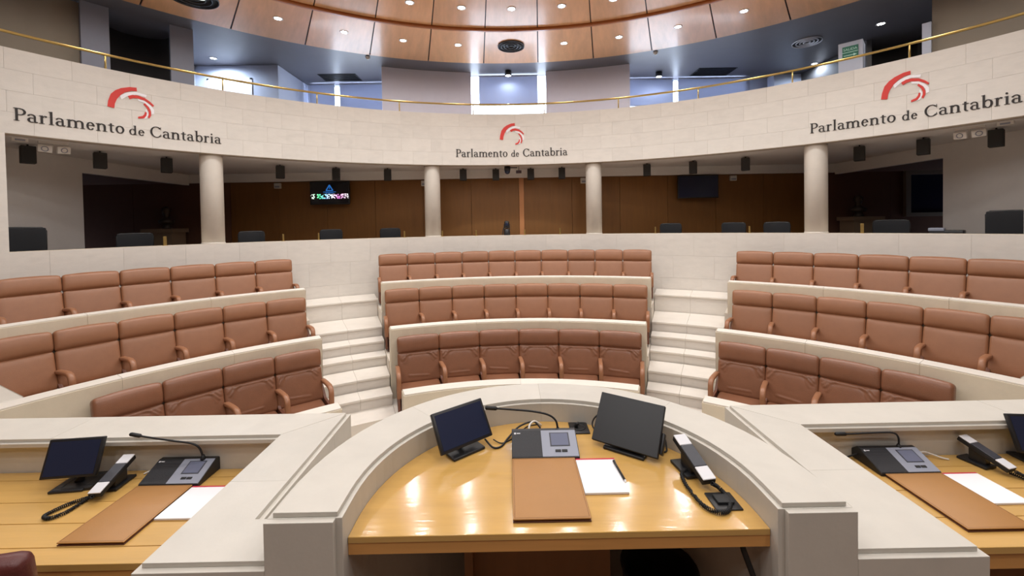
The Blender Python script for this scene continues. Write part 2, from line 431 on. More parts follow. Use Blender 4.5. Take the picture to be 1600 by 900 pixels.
# ------------------------------------------------------------------ upper gallery
sstruct('floor', MB().arc(RW + 0.23, 14, 4.35, 4.45, -80, 80), M['darkniche'])
sstruct('wall_upper', MB().box(-5.75, 7.3, 10.3, 10.42, 4.4, ZF), M['upwhite'])
sstruct('wall_upper', MB().box(-7.85, -5.75, 8.79, 8.9, 4.4, ZF), M['upwhite'])
sstruct('wall_upper', MB().box(-5.86, -5.75, 8.9, 10.3, 4.4, ZF), M['upwhite'])
sstruct('wall_upper', MB().box(-7.9, -7.79, 7.3, 8.9, 4.4, ZF), M['upwhite'])
sstruct('wall_upper', MB().box(7.3, 9.2, 10.0, 10.42, 4.4, ZF), M['upwhite'])
sstruct('wall_upper', MB().arc(9.6, 9.75, 4.4, ZF, -71, -52.4), M['greywall'])
sstruct('wall_upper', MB().arc(9.6, 9.75, 4.4, ZF, 51.66, 71), M['greywall'])
for a0, a1, nm in ((-52.4, -50.2, 'dark grey-blue pillar at the left end of the upper gallery'),
                   (-45.0, -42.8, 'grey pillar right of the dark curved niche in the upper gallery')):
    tag(MB().arc(9.45, 9.6, 4.45, ZF + 0.005, a0, a1).build('pillar', M['bluegrey']), nm, 'pillar', kind='thing')
sp_ = tag(MB().arc(9.5, 9.9, 4.45, 6.163, 43.75, 46.02).build('pillar', M['upwhite']), 'short white pier carrying the green exit sign in the upper gallery', 'pillar', kind='thing')
tag(MB().arc(9.5, 9.9, 4.45, 6.145, 50.95, 51.66).build('pillar', M['upwhite']), 'narrow white pier at the edge of the taupe wall in the upper gallery', 'pillar', kind='thing')
# curved dark niches
def niche(cx, cy, r, a0, a1, n=24):
    mb = MB(); pts = []
    for i in range(n + 1):
        a = math.radians(a0 + (a1 - a0) * i / n); pts.append((cx + r * math.sin(a), cy + r * math.cos(a)))
    v = []; f = []
    for i, (x, y) in enumerate(pts):
        d = math.hypot(x - cx, y - cy); ex, ey = (x - cx) / d * 0.06, (y - cy) / d * 0.06
        v += [(x, y, 4.45), (x + ex, y + ey, 4.45), (x + ex, y + ey, ZF + 0.01), (x, y, ZF + 0.01)]
    for i in range(n):
        o = 4 * i
        for k in range(4): f.append((o + k, o + (k + 1) % 4, o + 4 + (k + 1) % 4, o + 4 + k))
    mb.add(v, f, True); return mb
sstruct('wall_niche', niche(-7.4, 6.76, 0.56, -125, 55), M['darkniche'])
sstruct('wall_niche', niche(8.72, 7.85, 0.56, -75, 120), M['darkniche'])
sstruct('wall_niche', MB().box(9.2, 9.3, 5.6, 7.9, 4.45, ZF), M['darkniche'])
sstruct('wall_niche', MB().box(8.05, 8.16, 7.9, 10.0, 4.45, ZF), M['darkniche'])
# partitions on the curve, left and right of the middle window
tag(MB().arc(9.6, 9.66, 4.45, ZF + 0.011, -19.9, -6.35).build('partition_panel', M['upscreen']), 'tall pale lilac partition left of the middle upper window', 'partition')
tag(MB().arc(9.6, 9.66, 4.45, ZF + 0.011, 5.55, 18.4).build('partition_panel', M['upscreen']), 'tall pale lilac partition right of the middle upper window', 'partition')
# windows with roller shades
def window(n, x0, x1, y, z0, z1, shades, label):
    w = struct('window_%d' % n, ((x0 + x1) / 2, y, z0))
    MB().box(x0, x1, y + 0.03, y + 0.05, z0, z1 - (0.08 if n > 1 else 0.0)).build('pane', M['pane'], w, world=True)
    fr = MB()
    for a, b in ((x0 - 0.04, x0), (x1, x1 + 0.04)): fr.box(a, b, y - 0.02, y + 0.06, z0 - 0.04, z1 + 0.02)
    fr.box(x0, x1, y - 0.02, y + 0.06, z0 - 0.04, z0)
    fr.build('frame', M['upwhite'], w, world=True)
    for sx0, sx1, sz0 in shades:
        t = thing('roller_shade', label, 'shade', ((sx0 + sx1) / 2, y - 0.06, sz0))
        MB().box(sx0, sx1, y - 0.065, y - 0.06, sz0, z1).build('cloth', M['shade'], t, world=True)
        MB().tube([(sx0, y - 0.06, z1 - 0.03), (sx1, y - 0.06, z1 - 0.025)], 0.02, 10).build('roller', M['upwhite'], t, world=True)
        MB().box(sx0, sx1, y - 0.075, y - 0.05, sz0 - 0.025, sz0).build('bottom_bar', M['upwhite'], t, world=True)
        label = label.replace('left of', 'right of') if 'left of' in label else label + ' beside the other'
window(1, -1.09, 0.95, 9.78, 4.9, 6.68, [(-0.86, 0.72, 5.885)], 'grey roller shade half lowered over the bright middle window')
window(2, -5.6, -3.3, 10.2, 4.9, 6.68, [(-5.62, -4.92, 5.2), (-4.78, -3.2, 5.93)], 'blue-grey roller shade left of the bright slit in the left upper window')
window(3, 3.0, 6.6, 10.2, 4.9, 6.68, [(3.1, 4.55, 5.93), (4.69, 6.7, 5.2)], 'blue-grey roller shade left of the bright slit in the right upper window')
# lit doorway in the left blue wall
d = struct('door_1', (-6.95, 8.78, 4.45))
MB().box(-7.45, -6.44, 8.77, 8.785, 4.45, 6.34).build('door_leaf', M['emwhite'], d, world=True)
fr = MB().box(-7.50, -7.45, 8.772, 8.79, 4.45, 6.38).box(-6.44, -6.39, 8.772, 8.79, 4.45, 6.38).box(-7.50, -6.39, 8.772, 8.79, 6.34, 6.38)
fr.build('door_frame', M['emwhite'], d, world=True)

# ================================================================== columns
for az, nm in ((-42.05, 'round cream column at the far left of the lower gallery'), (-13.0, 'round cream column left of the centre of the gallery'),
               (12.92, 'round cream column right of the centre of the gallery'), (42.1, 'round cream column at the far right of the lower gallery')):
    t = thing('column', nm, 'column', P3(az, 8.47, 2.403), 0, 'columns of the lower gallery')
    MB().lathe([(0.182, 0.0), (0.182, 1.60), (0.178, 1.655)], 40).build('shaft', M['tread'], t)
    MB().lathe([(0.19, 0.0), (0.19, 0.018), (0.182, 0.022)], 40).build('base_ring', M['stone'], t)

# ================================================================== parapets in front of the seat rows
def parapet(R0, R1, z0, z1, a0, a1, nslab, label, returns=()):
    am = (a0 + a1) / 2; Rm = (R0 + R1) / 2
    t = thing('parapet', label, 'parapet', P3(am, Rm, z0), 0, 'stone parapets before the seat rows')
    da = (a1 - a0) / nslab; g = 0.0005 / R0 * 57.3
    e0 = 0.010 / R0 * 57.3
    for k in range(nslab):
        b0, b1 = a0 + k * da, a0 + (k + 1) * da
        MB().arc(R0, R1, z0, z1 - 0.016, b0 + g, b1 - g).build('face_slab', M['facestone'], t, world=True, bevel=0.003)
        MB().arc(R0 + 0.010, R1 - 0.004, z1 - 0.0155, z1, b0 + g + (e0 if k == 0 else 0), b1 - g - (e0 if k == nslab - 1 else 0)).build('cap_slab', M['tread'], t, world=True, bevel=0.004)
    return t
rows = {'bottom': (3.86, 4.06, -0.17, 0.59), 'middle': (5.25, 5.455, 0.0, 1.087), 'top': (6.60, 6.805, 0.5, 1.628)}
for rn, (R0, R1, z0, z1) in rows.items():
    parapet(R0, R1, z0, z1, -22.1, 22.1, 2 if rn == 'bottom' else 3, 'low curved stone parapet in front of the %s seat row, centre block' % rn)
    lim = 62.0 if rn == 'bottom' else 67.0
    parapet(R0, R1, z0, z1, -lim, -32.6 if rn != 'top' else -33.0, 3, 'low curved stone parapet in front of the %s seat row, left block' % rn)
    parapet(R0, R1, z0, z1, 32.6 if rn != 'top' else 33.0, lim, 3, 'low curved stone parapet in front of the %s seat row, right block' % rn)
for s, nm in ((-1, 'left'), (1, 'right')):
    t = thing('end_pier', 'broad stone pier closing the outer %s end of the middle seat row' % nm, 'pier', P3(s * 64.8, 6.0, 0.5))
    a0, a1 = sorted((s * 62.7, s * 67.0))
    MB().arc(5.47, 6.58, 0.53, 1.04, a0 + 0.1, a1 - 0.1).build('face_slab', M['stone'], t, world=True)
    MB().arc(5.46, 6.59, 1.04, 1.088, a0, a1).build('cap_slab', M['honed'], t, world=True, bevel=0.006)

# ================================================================== aisle stairs
STEPS = [(7.47, RW, 1.19), (6.52, 7.47, 0.85), (6.18, 6.52, 0.68), (5.88, 6.18, 0.51), (5.37, 5.88, 0.34), (5.04, 5.37, 0.17)]
for s, nm in ((-1, 'left'), (1, 'right')):
    t = thing('stair', 'pale stone aisle stair between the centre and %s seat blocks' % nm, 'stair', P3(s * 27.5, 6.4, 0), 0, 'aisle stairs')
    a0, a1 = sorted((s * 22.25, s * 32.57)); am = (a0 + a1) / 2
    for R0, R1, z in STEPS:
        for b0, b1 in ((a0, am), (am, a1)):
            g = 0.0012 / R0 * 57.3
            MB().arc(R0 - 0.022, R1 - 0.024 if R1 < RW - 0.01 else R1 - 0.02, z - 0.032, z, b0 + g, b1 - g, 3).build('tread', M['tread'], t, world=True, bevel=0.004)
            MB().arc(R0, R1 - (0.002 if R1 < RW - 0.01 else 0.02), 0.001, z - 0.033, b0 + g, b1 - g, 3).build('riser', M['stone'], t, world=True)

# ================================================================== seats
def fold_fn(kind):
    if not kind: return None
    rng = random.Random(kind)
    segs = []
    for sx in (-1, 1):
        x0 = sx * (0.60 + rng.uniform(-0.05, 0.06)); z0 = 0.93
        segs.append((x0 - sx * 0.20, 0.90, x0, 0.78 + rng.uniform(-0.05, 0.05), 0.013)); segs.append((x0, 0.80, x0 + sx * 0.22, 0.45 + rng.uniform(-0.1, 0.1), 0.014))
        segs.append((x0 + sx * 0.05, 0.93, x0 + sx * 0.28, 0.62, 0.009)); segs.append((x0 - sx * .02, 0.70, x0 + sx * .12, 0.30, 0.006))
    segs.append((-0.42, 0.90, 0.42, 0.90, 0.008))
    segs.append((-0.5, -0.55 + rng.uniform(-.1, .1), 0.4, -0.62, 0.006))
    def fn(o, p):
        if p[1] < -0.5:
            x, z = p[0], p[2]; dd = 0
            for xa, za, xb, zb, h in segs:
                vx, vz = xb - xa, zb - za; t = max(0, min(1, ((x - xa) * vx + (z - za) * vz) / (vx * vx + vz * vz)))
                d2 = ((x - xa - vx * t) ** 2 * 1.6 + (z - za - vz * t) ** 2)
                dd += 1.5 * h * math.exp(-d2 / 0.0024) - h * 0.45 * math.exp(-d2 / 0.016)
            o.y -= dd
        return o
    return fn
def seat_meshes(w, folds=0):
    tilt = math.radians(17.0)
    T = Matrix.Translation((0, -0.215, 0.325)) @ Matrix.Rotation(-tilt, 4, 'X')
    g = {}
    n = (36, 2, 28) if folds else (10, 2, 8)
    g['backrest'] = MB().rbox(0, 0.0, 0.215, w - 0.014, 0.12, 0.445, 0.03, n, 0.012, fold_fn(folds), T)
    g['headrest'] = MB().rbox(0, -0.002, 0.550, w - 0.010, 0.128, 0.238, 0.036, (10, 3, 8), 0.010, lambda o, p: Vector((o.x, o.y - (0.026 * (1 - ((p[2] - 0.3) / 1.3) ** 2) if p[1] < 0.5 else 0.0), o.z + (0.012 * (1 - p[0] ** 2) if p[2] > 0.5 else 0.0))), T)
    g['cushion'] = MB().rbox(0, -0.42, 0.27, w - 0.06, 0.46, 0.15, 0.045, (8, 8, 3), 0.0, None)
    g['base'] = MB().box(-w / 2 + 0.03, w / 2 - 0.03, -0.58, -0.02, 0.0, 0.2)
    return {k: v.mesh(k) for k, v in g.items()}
def arm_mesh(x, dz=0.0):
    path = [(-0.12, 0.550), (-0.24, 0.572), (-0.40, 0.590), (-0.54, 0.598), (-0.60, 0.590), (-0.638, 0.562), (-0.650, 0.515), (-0.650, 0.42), (-0.645, 0.28)]
    path = [(y, z - dz if z > 0.3 else z) for y, z in path]
    mb = MB(); n = 10; v = []; f = []
    for i, (y, z) in enumerate(path):
        a = Vector(path[max(i - 1, 0)]); b = Vector(path[min(i + 1, len(path) - 1)]); t = (b - a).normalized(); nx = Vector((t.y, -t.x))
        for k in range(n):
            an = 2 * PI * (k + 0.5) / n; cx = math.copysign(abs(math.cos(an)) ** 0.55, math.cos(an)) * 0.031; cz = math.copysign(abs(math.sin(an)) ** 0.55, math.sin(an)) * 0.024
            v.append((x + cx, y + nx.x * cz, z + nx.y * cz))
    for i in range(len(path) - 1):
        for k in range(n): f.append((i * n + k, i * n + (k + 1) % n, (i + 1) * n + (k + 1) % n, (i + 1) * n + k)[::-1])
    f.append(tuple(range(n))); f.append(tuple((len(path) - 1) * n + k for k in range(n))[::-1])
    mb.add(v, f, True)
    return mb.mesh('armrest')
def arm_panel(x):
    return MB().prism_x([(-0.06, 0.05), (-0.60, 0.05), (-0.635, 0.29), (-0.60, 0.36), (-0.3, 0.36), (-0.08, 0.50), (-0.06, 0.50)], x - 0.016, x + 0.016).mesh('arm_panel')
seat_specs = [  # row, block, radius, floor, first azimuth, width, count
    ('top', 'centre', 7.864, 1.084, -21.77, 0.598, 10), ('middle', 'centre', 6.539, 0.527, -21.79, 0.620, 8), ('bottom', 'centre', 5.178, 0.0, -21.26, 0.644, 6),
    ('top', 'left', 7.864, 1.084, -60.43, 0.612, 6), ('middle', 'left', 6.539, 0.527, -63.60, 0.578, 6), ('bottom', 'left', 5.178, 0.0, -58.61, 0.576, 4),
    ('top', 'right', 7.864, 1.084, 33.39, 0.612, 6), ('middle', 'right', 6.539, 0.527, 33.76, 0.574, 6), ('bottom', 'right', 5.178, 0.0, 33.21, 0.578, 4)]
for row, blk, R, zf, a0, w, cnt in seat_specs:
    da = w / R * 57.2958
    wm = w * 1.0
    sets = [seat_meshes(wm, folds=k + 1) for k in range(3)] if row == 'bottom' else [seat_meshes(wm)]
    dz = {'bottom': 0.0, 'middle': 0.045, 'top': 0.065}[row]
    am, ap = arm_mesh(wm / 2, dz), arm_panel(wm / 2); am0, ap0 = arm_mesh(-wm / 2, dz), arm_panel(-wm / 2)
    for k in range(cnt):
        az = a0 + (k + 0.5) * da
        if cnt <= 4 or blk == 'centre': pos = '%s from the left' % ORD[k]
        else:
            n = (cnt - k) if blk == 'left' else (k + 1); pos = '%s from the aisle' % ORD[n - 1]
        if row == 'bottom' and blk != 'centre':
            n = (cnt - k) if blk == 'left' else (k + 1); pos = '%s from the aisle' % ORD[n - 1]
        extra = 'creased brown leather' if row == 'bottom' else 'smooth brown leather'
        t = thing('armchair', '%s seat, %s in the %s row of the %s block' % (extra, pos, row, blk), 'seat', P3(az, R, zf), -math.radians(az),
                  'brown seats in the %s row of the %s block' % (row, blk))
        ms = sets[(k * 2 + len(blk)) % len(sets)]
        lm = M['leathercrease'] if row == 'bottom' else M['leather']
        link('backrest', ms['backrest'], lm, t); link('headrest', ms['headrest'], lm, t)
        link('cushion', ms['cushion'], lm, t); link('base', ms['base'], M['seatbase'], t)
        link('armrest', am, M['armpad'], t); link('arm_panel', ap, M['leatherdk'], t)
        if k == 0: link('armrest', am0, M['armpad'], t); link('arm_panel', ap0, M['leatherdk'], t)

# ================================================================== lettering and emblems on the balcony front
def ring(cx, cy, rx, ry, tx, ty, a0, a1, n=14):
    o = []; i = []
    for k in range(n + 1):
        a = math.radians(a0 + (a1 - a0) * k / n)
        o.append((cx + rx * math.cos(a), cy + ry * math.sin(a))); i.append((cx + (rx - tx) * math.cos(a), cy + (ry - ty) * math.sin(a)))
    return (o, i)
def bar(x0, x1, y0, y1): return ([(x0, y1), (x1, y1)], [(x0, y0), (x1, y0)])
def quad(a, b, c, d): return ([a, b], [d, c])
TK, TN = 0.096, 0.038
def serif(x, y, w=0.2): return bar(x - w / 2, x + w / 2, y, y + 0.024)
def stem(x, y0, y1, top='flag', w=TK):
    s = [bar(x - w / 2, x + w / 2, y0, y1), serif(x, y0)]
    if top == 'flag': s.append(quad((x - 0.10, y1 - 0.01), (x + w / 2, y1 + 0.012), (x + w / 2, y1 - 0.03), (x - 0.10, y1 - 0.03)))
    if top == 'serif': s.append(serif(x, y1 - 0.024))
    return s
XH = 0.43
G = {
 'P': (0.49, stem(0.145, 0, 0.66, 'serif') + [bar(0.145, 0.27, 0.66 - TN, 0.66), bar(0.145, 0.27, 0.30, 0.30 + TN), ring(0.27, 0.48, 0.215, 0.18, TK, TN, -90, 90)]),
 'a': (0.43, [bar(0.265, 0.345, 0.06, 0.30), ring(0.185, 0.295, 0.16, 0.14, 0.075, TN, 0, 165), ring(0.18, 0.125, 0.15, 0.135, TK, TN, 60, 300), quad((0.25, 0.25), (0.30, 0.27), (0.30, 0.235), (0.25, 0.215)),
              quad((0.25, 0.035), (0.30, 0.075), (0.30, 0.03), (0.25, 0.0)), ring(0.345, 0.06, 0.08, 0.065, 0.08, 0.03, 180, 350, 8)]),
 'r': (0.36, stem(0.13, 0, XH) + [ring(0.255, XH - 0.10, 0.085, 0.11, 0.03, 0.04, 70, 185, 8), ring(0.29, XH - 0.035, 0.042, 0.042, 0.042, 0.042, 0, 360, 12)]),
 'l': (0.26, stem(0.13, 0, 0.70)),
 'm': (0.80, stem(0.13, 0, XH) + stem(0.40, 0, XH - 0.12, None) + stem(0.67, 0, XH - 0.12, None) + [ring(0.275, XH - 0.14, 0.169, 0.15, TK, 0.05, 0, 150), ring(0.545, XH - 0.14, 0.169, 0.15, TK, 0.05, 0, 150)]),
 'e': (0.41, [ring(0.205, 0.215, 0.175, 0.225, TK, TN, 20, 325, 22), bar(0.06, 0.372, 0.235, 0.235 + 0.028), ring(0.205, 0.215, 0.175, 0.225, 0.06, TN, 0, 30, 5)]),
 'n': (0.54, stem(0.13, 0, XH) + stem(0.405, 0, XH - 0.12, None) + [ring(0.278, XH - 0.14, 0.171, 0.15, TK, 0.05, 0, 150)]),
 't': (0.31, [bar(0.10, 0.185, 0.07, 0.52), bar(0.03, 0.28, XH - 0.035, XH), ring(0.205, 0.095, 0.105, 0.105, TK * 0.95, TN, 180, 310, 10)]),
 'o': (0.46, [ring(0.23, 0.215, 0.20, 0.225, TK, TN, 0, 360, 28)]),
 'd': (0.52, stem(0.375, 0, 0.70) + [ring(0.22, 0.215, 0.19, 0.225, TK, TN, 35, 325, 22), quad((0.30, 0.415), (0.375, 0.36), (0.375, 0.32), (0.30, 0.38)), quad((0.30, 0.05), (0.375, 0.10), (0.375, 0.06), (0.30, 0.012))]),
 'C': (0.64, [ring(0.35, 0.33, 0.31, 0.34, 0.105, TN, 42, 318, 30), quad((0.555, 0.66), (0.58, 0.66), (0.58, 0.47), (0.562, 0.47)), quad((0.555, 0.20), (0.575, 0.20), (0.60, 0.09), (0.555, 0.075))]),
 'b': (0.50, stem(0.13, 0.02, 0.70)[:1] + stem(0.13, 0.02, 0.70)[2:] + [ring(0.285, 0.215, 0.19, 0.225, TK, TN, -145, 145, 22)]),
 'i': (0.26, stem(0.13, 0, XH) + [ring(0.12, 0.585, 0.052, 0.052, 0.052, 0.052, 0, 360, 14)]),
}
def bent(strips, az, em, x0, z0, kx=1.0, Rf=RW - 0.010, Rb=RW + 0.004):
    mb = MB()
    for o, i in strips:
        n = len(o); v = []; f = []
        for rad in (Rf, Rb):
            for ln in (o, i):
                for x, y in ln:
                    a = math.radians(az) + (x0 + x * em * kx) / RW
                    v.append((rad * math.sin(a), rad * math.cos(a), z0 + y * em))
        A, B, Cc, D = 0, n, 2 * n, 3 * n
        for k in range(n - 1):
            f += [(A + k, A + k + 1, B + k + 1, B + k), (Cc + k, D + k, D + k + 1, Cc + k + 1), (A + k, Cc + k, Cc + k + 1, A + k + 1), (B + k, B + k + 1, D + k + 1, D + k)]
        f += [(A, B, D, Cc), (A + n - 1, Cc + n - 1, D + n - 1, B + n - 1)]
        mb.add(v, f)
    return mb
EMB = [
 ('white_arc', 'emwhite', [(-0.113, 0.262), (-0.026, 0.332), (0.076, 0.368), (0.216, 0.343)], [(-0.160, 0.215), (-0.095, 0.205), (-0.017, 0.278), (0.093, 0.322), (0.208, 0.300)][1:]),
 ('white_arc', 'emwhite', [(0.101, 0.260), (0.192, 0.239), (0.257, 0.185), (0.305, 0.116), (0.305, 0.042)], [(0.109, 0.225), (0.184, 0.205), (0.233, 0.158), (0.265, 0.104), (0.273, 0.034)]),
 ('white_arc', 'emwhite', [(0.205, 0.108), (0.229, 0.057), (0.229, 0.011), (0.208, -0.047), (0.167, -0.064)], [(0.195, 0.088), (0.208, 0.051), (0.208, 0.017), (0.189, -0.019), (0.159, -0.044)]),
 ('red_arc', 'emred', [(-0.262, 0.061), (-0.251, 0.154), (-0.219, 0.266), (-0.165, 0.335), (-0.095, 0.386), (0.008, 0.427), (0.093, 0.437)], [(-0.183, 0.047), (-0.174, 0.124), (-0.148, 0.200), (-0.104, 0.271), (-0.052, 0.327), (0.025, 0.369), (0.096, 0.378)]),
 ('red_arc', 'emred', [(-0.017, 0.278), (0.042, 0.308), (0.109, 0.310), (0.192, 0.287), (0.257, 0.241), (0.308, 0.184)], [(0.003, 0.231), (0.051, 0.257), (0.101, 0.264), (0.184, 0.246), (0.241, 0.212), (0.292, 0.164)]),
 ('red_arc', 'emred', [(0.189, 0.204), (0.241, 0.144), (0.265, 0.070), (0.265, 0.014), (0.241, -0.043)], [(0.172, 0.181), (0.216, 0.124), (0.236, 0.066), (0.236, 0.021), (0.221, -0.021)]),
 ('red_arc', 'emred', [(0.212, 0.050), (0.205, -0.001), (0.176, -0.050), (0.101, -0.067)], [(0.189, 0.060), (0.179, 0.017), (0.156, -0.016), (0.101, -0.037)])]
def wall_text(azc, words, where):
    t = thing('wall_lettering', 'dark serif lettering Parlamento de Cantabria on the %s of the balcony front' % where, 'lettering', P3(azc, RW - 0.003, 4.25), 0, 'lettering on the balcony front')
    for txt, a0, a1, em in words:
        wd = sum(G[c][0] for c in txt) * em; tot = math.radians(a1 - a0) * RW; kx = tot / wd; x = 0
        for c in txt:
            bent(G[c][1], a0, em, x, 4.247, kx).build('letter', M['letter'], t, world=True)
            x += G[c][0] * em * kx
def emblem(azc, where):
    t = thing('wall_emblem', 'red and white spiral arc emblem above the lettering on the %s of the balcony front' % where, 'emblem', P3(azc, RW - 0.003, 4.5), 0, 'emblems on the balcony front')
    for i, (nm, m, o, inn) in enumerate(EMB):
        k = min(len(o), len(inn))
        bent([(o[:k], inn[:k])], azc, 1.0, 0.0, 4.59, 1.0, RW - 0.008 - 0.002 * (m == 'emred')).build(nm, M[m], t, world=True)
EM = 0.268
wall_text(-49.7, (('Parlamento', -58.35, -50.2, EM), ('de', -49.9, -48.5, EM * 0.80), ('Cantabria', -48.1, -41.1, EM)), 'left')
wall_text(0.0, (('Parlamento', -9.30, -0.80, EM), ('de', -0.28, 1.05, EM * 0.80), ('Cantabria', 1.60, 8.9, EM)), 'middle')
wall_text(50.3, (('Parlamento', 41.60, 49.78, EM), ('de', 50.22, 51.55, EM * 0.80), ('Cantabria', 52.0, 58.9, EM)), 'right')
emblem(-49.75, 'left'); emblem(-0.25, 'middle'); emblem(50.3, 'right')

# ================================================================== brass rail on the balcony
t = thing('handrail', 'thin polished brass handrail running along the top of the balcony', 'handrail', P3(0, 8.34, 5.243))
MB().tube([P3(a, 8.34, 5.497) for a in [x * 1.0 for x in range(-66, 67)]], 0.021, 10).build('rail', M['brass'], t, world=True)
for az in (-62.3, -51.5, -40.7, -29.5, -17.85, -6.3, 5.22, 16.92, 28.34, 39.74, 50.78, 62.0):
    x, y, z = P3(az, 8.34, 5.243)
    MB().tube([(x, y, z), (x, y, z + 0.25)], 0.014, 10).build('post', M['brass'], t, world=True)

# ================================================================== ceiling lamps and fittings
def downlight(az, R, label, group, z=ZF, power=None, soft=False, cone=176, blend=0.6):
    x, y, _ = P3(az, R)
    t = thing('downlight', label, 'downlight', (x, y, z), 0, group)
    MB().lathe([(0.058, 0.006), (0.085, 0.0), (0.085, -0.006), (0.062, -0.010), (0.058, 0.0)], 24, cap=False).build('trim_ring', M['silver'], t)
    MB().lathe([(0.001, -0.004), (0.058, -0.004)], 24, cap=False).build('lens', M['lampsoft' if soft else 'lamp'], t)
    if power:
        ld = bpy.data.lights.new('downlight_lamp', 'SPOT'); ld.energy = power; ld.color = LAMP_COL if not soft else (0.66, 0.80, 1)
        ld.spot_size = math.radians(cone); ld.spot_blend = blend; ld.shadow_soft_size = 0.06
        lo = bpy.data.objects.new('downlight_lamp', ld); C.objects.link(lo); lo.location = (x, y, z - 0.03)
    return t
for i, k in enumerate(range(-7, 8)):
    if k == 0: continue
    lab = 'recessed ceiling downlight in the outer wood ring, %s %s of the middle vent' % (ORD[abs(k) - 1], 'left' if k < 0 else 'right')
    downlight(k * 8.62, 7.9, lab, 'downlights in the outer ceiling ring', power=LAMP_W * 0.46)
for k in range(-7, 8):
    if k == 0: lab = 'recessed ceiling downlight in the inner wood ring, straight above the middle vent'
    else: lab = 'recessed ceiling downlight in the inner wood ring, %s %s of the centre line' % (ORD[abs(k) - 1], 'left' if k < 0 else 'right')
    downlight(k * 8.47, 6.29, lab, 'downlights in the inner ceiling ring', power=LAMP_W * 1.45, cone=126, blend=0.9)
# the lamps of the inner rings, above and behind the camera
for R, n, off in ((4.4, 12, 0), (2.6, 8, 11), (0.9, 3, 30)):
    for k in range(n):
        back = R * math.cos(math.radians(k * 360 / n + off)) < -0.3
        downlight(k * 360 / n + off, R, 'recessed ceiling downlight in the middle field of the hall ceiling', 'downlights in the ceiling field', power=LAMP_W * (1.1 if back else 0.78))
# upper gallery lamps
def drum_light(x, y, label):
    t = thing('surface_light', label, 'light', (x, y, ZF), 0, 'black drum lights under the upper ceiling')
    MB().lathe([(0.085, -0.12), (0.085, 0.0)], 24).build('housing', M['black'], t)
    MB().lathe([(0.001, -0.122), (0.07, -0.122)], 24, cap=False).build('lens', M['lampsoft'], t)
    ld = bpy.data.lights.new('drum_lamp', 'SPOT'); ld.energy = 14; ld.color = (0.66, 0.80, 1); ld.spot_size = math.radians(170); ld.spot_blend = 0.5; ld.shadow_soft_size = 0.07
    lo = bpy.data.objects.new('drum_lamp', ld); C.objects.link(lo); lo.location = (x, y, ZF - 0.14)
drum_light(4.0, 9.72, 'black drum light near the right upper window'); drum_light(-0.07, 9.45, 'black drum light above the middle upper window')
def rec_light(x, y, label, power, soft):
    az = math.degrees(math.atan2(x, y)); downlight(az, math.hypot(x, y), label, 'downlights of the upper gallery', z=ZF + 0.011, power=power, soft=soft)
rec_light(-7.02, 8.35, 'recessed downlight over the blue-lit left passage', 110, True)
rec_light(7.69, 7.15, 'recessed downlight over the dark niche right of the exit sign', 18, False)
rec_light(7.9, 9.3, 'recessed downlight over the blue-lit right passage', 60, True)
rec_light(8.55, 5.1, 'recessed downlight washing the taupe wall at the right end', 10, False)
def diffuser(x, y, r, z, label, rm='silver'):
    t = thing('air_diffuser', label, 'vent', (x, y, z), 0, 'round air diffusers')
    MB().lathe([(0.001, -0.004), (r, -0.004), (r, 0.0)], 40, cap=False).build('plate', M['matteblack'], t)
    for k, q in enumerate((1.0, 0.74, 0.5, 0.26)):
        MB().lathe([(r * q - 0.014, -0.008), (r * q - 0.008, -0.03), (r * q, -0.03), (r * q, -0.006)], 40, cap=False).build('louvre_ring', M[rm], t)
diffuser(0.0, 7.91, 0.30, ZF, 'round black air diffuser in the middle of the wood ceiling', 'handgrey')
diffuser(-5.5, 5.72, 0.38, ZF, 'large round dark diffuser at the upper left of the wood ceiling', 'black')
diffuser(6.74, 7.97, 0.29, ZF + 0.011, 'round diffuser with pale rings in the charcoal ceiling left of the exit sign')
def slot_vent(x0, x1, y0, y1, label):
    t = thing('ceiling_vent', label, 'vent', ((x0 + x1) / 2, (y0 + y1) / 2, ZF + 0.011), 0, 'black ceiling grilles')
    MB().box(x0, x1, y0, y1, ZF + 0.002, ZF + 0.011).build('frame', M['matteblack'], t, world=True)
    for k in range(6):
        y = y0 + 0.05 + k * (y1 - y0 - 0.1) / 5
        MB().box(x0 + 0.03, x1 - 0.03, y - 0.012, y + 0.012, ZF - 0.012, ZF + 0.002).build('slat', M['matteblack'], t, world=True)
slot_vent(-5.1, -4.1, 9.48, 10.0, 'black rectangular grille in the ceiling over the left upper window')
slot_vent(4.98, 6.0, 9.48, 10.06, 'black rectangular grille in the ceiling over the right upper window')
for x, nm in ((-3.4, 'left'), (3.44, 'right')):
    t = thing('smoke_detector', 'small white smoke detector at the %s edge of the wood ceiling' % nm, 'detector', (x, 8.4, ZF), 0, 'smoke detectors')
    MB().lathe([(0.001, -0.06), (0.03, -0.055), (0.045, -0.03), (0.05, 0.0)], 20, cap=False).build('housing', M['whiteplastic'], t)
    MB().lathe([(0.052, -0.012), (0.06, 0.0)], 20, cap=False).build('base_ring', M['whiteplastic'], t)

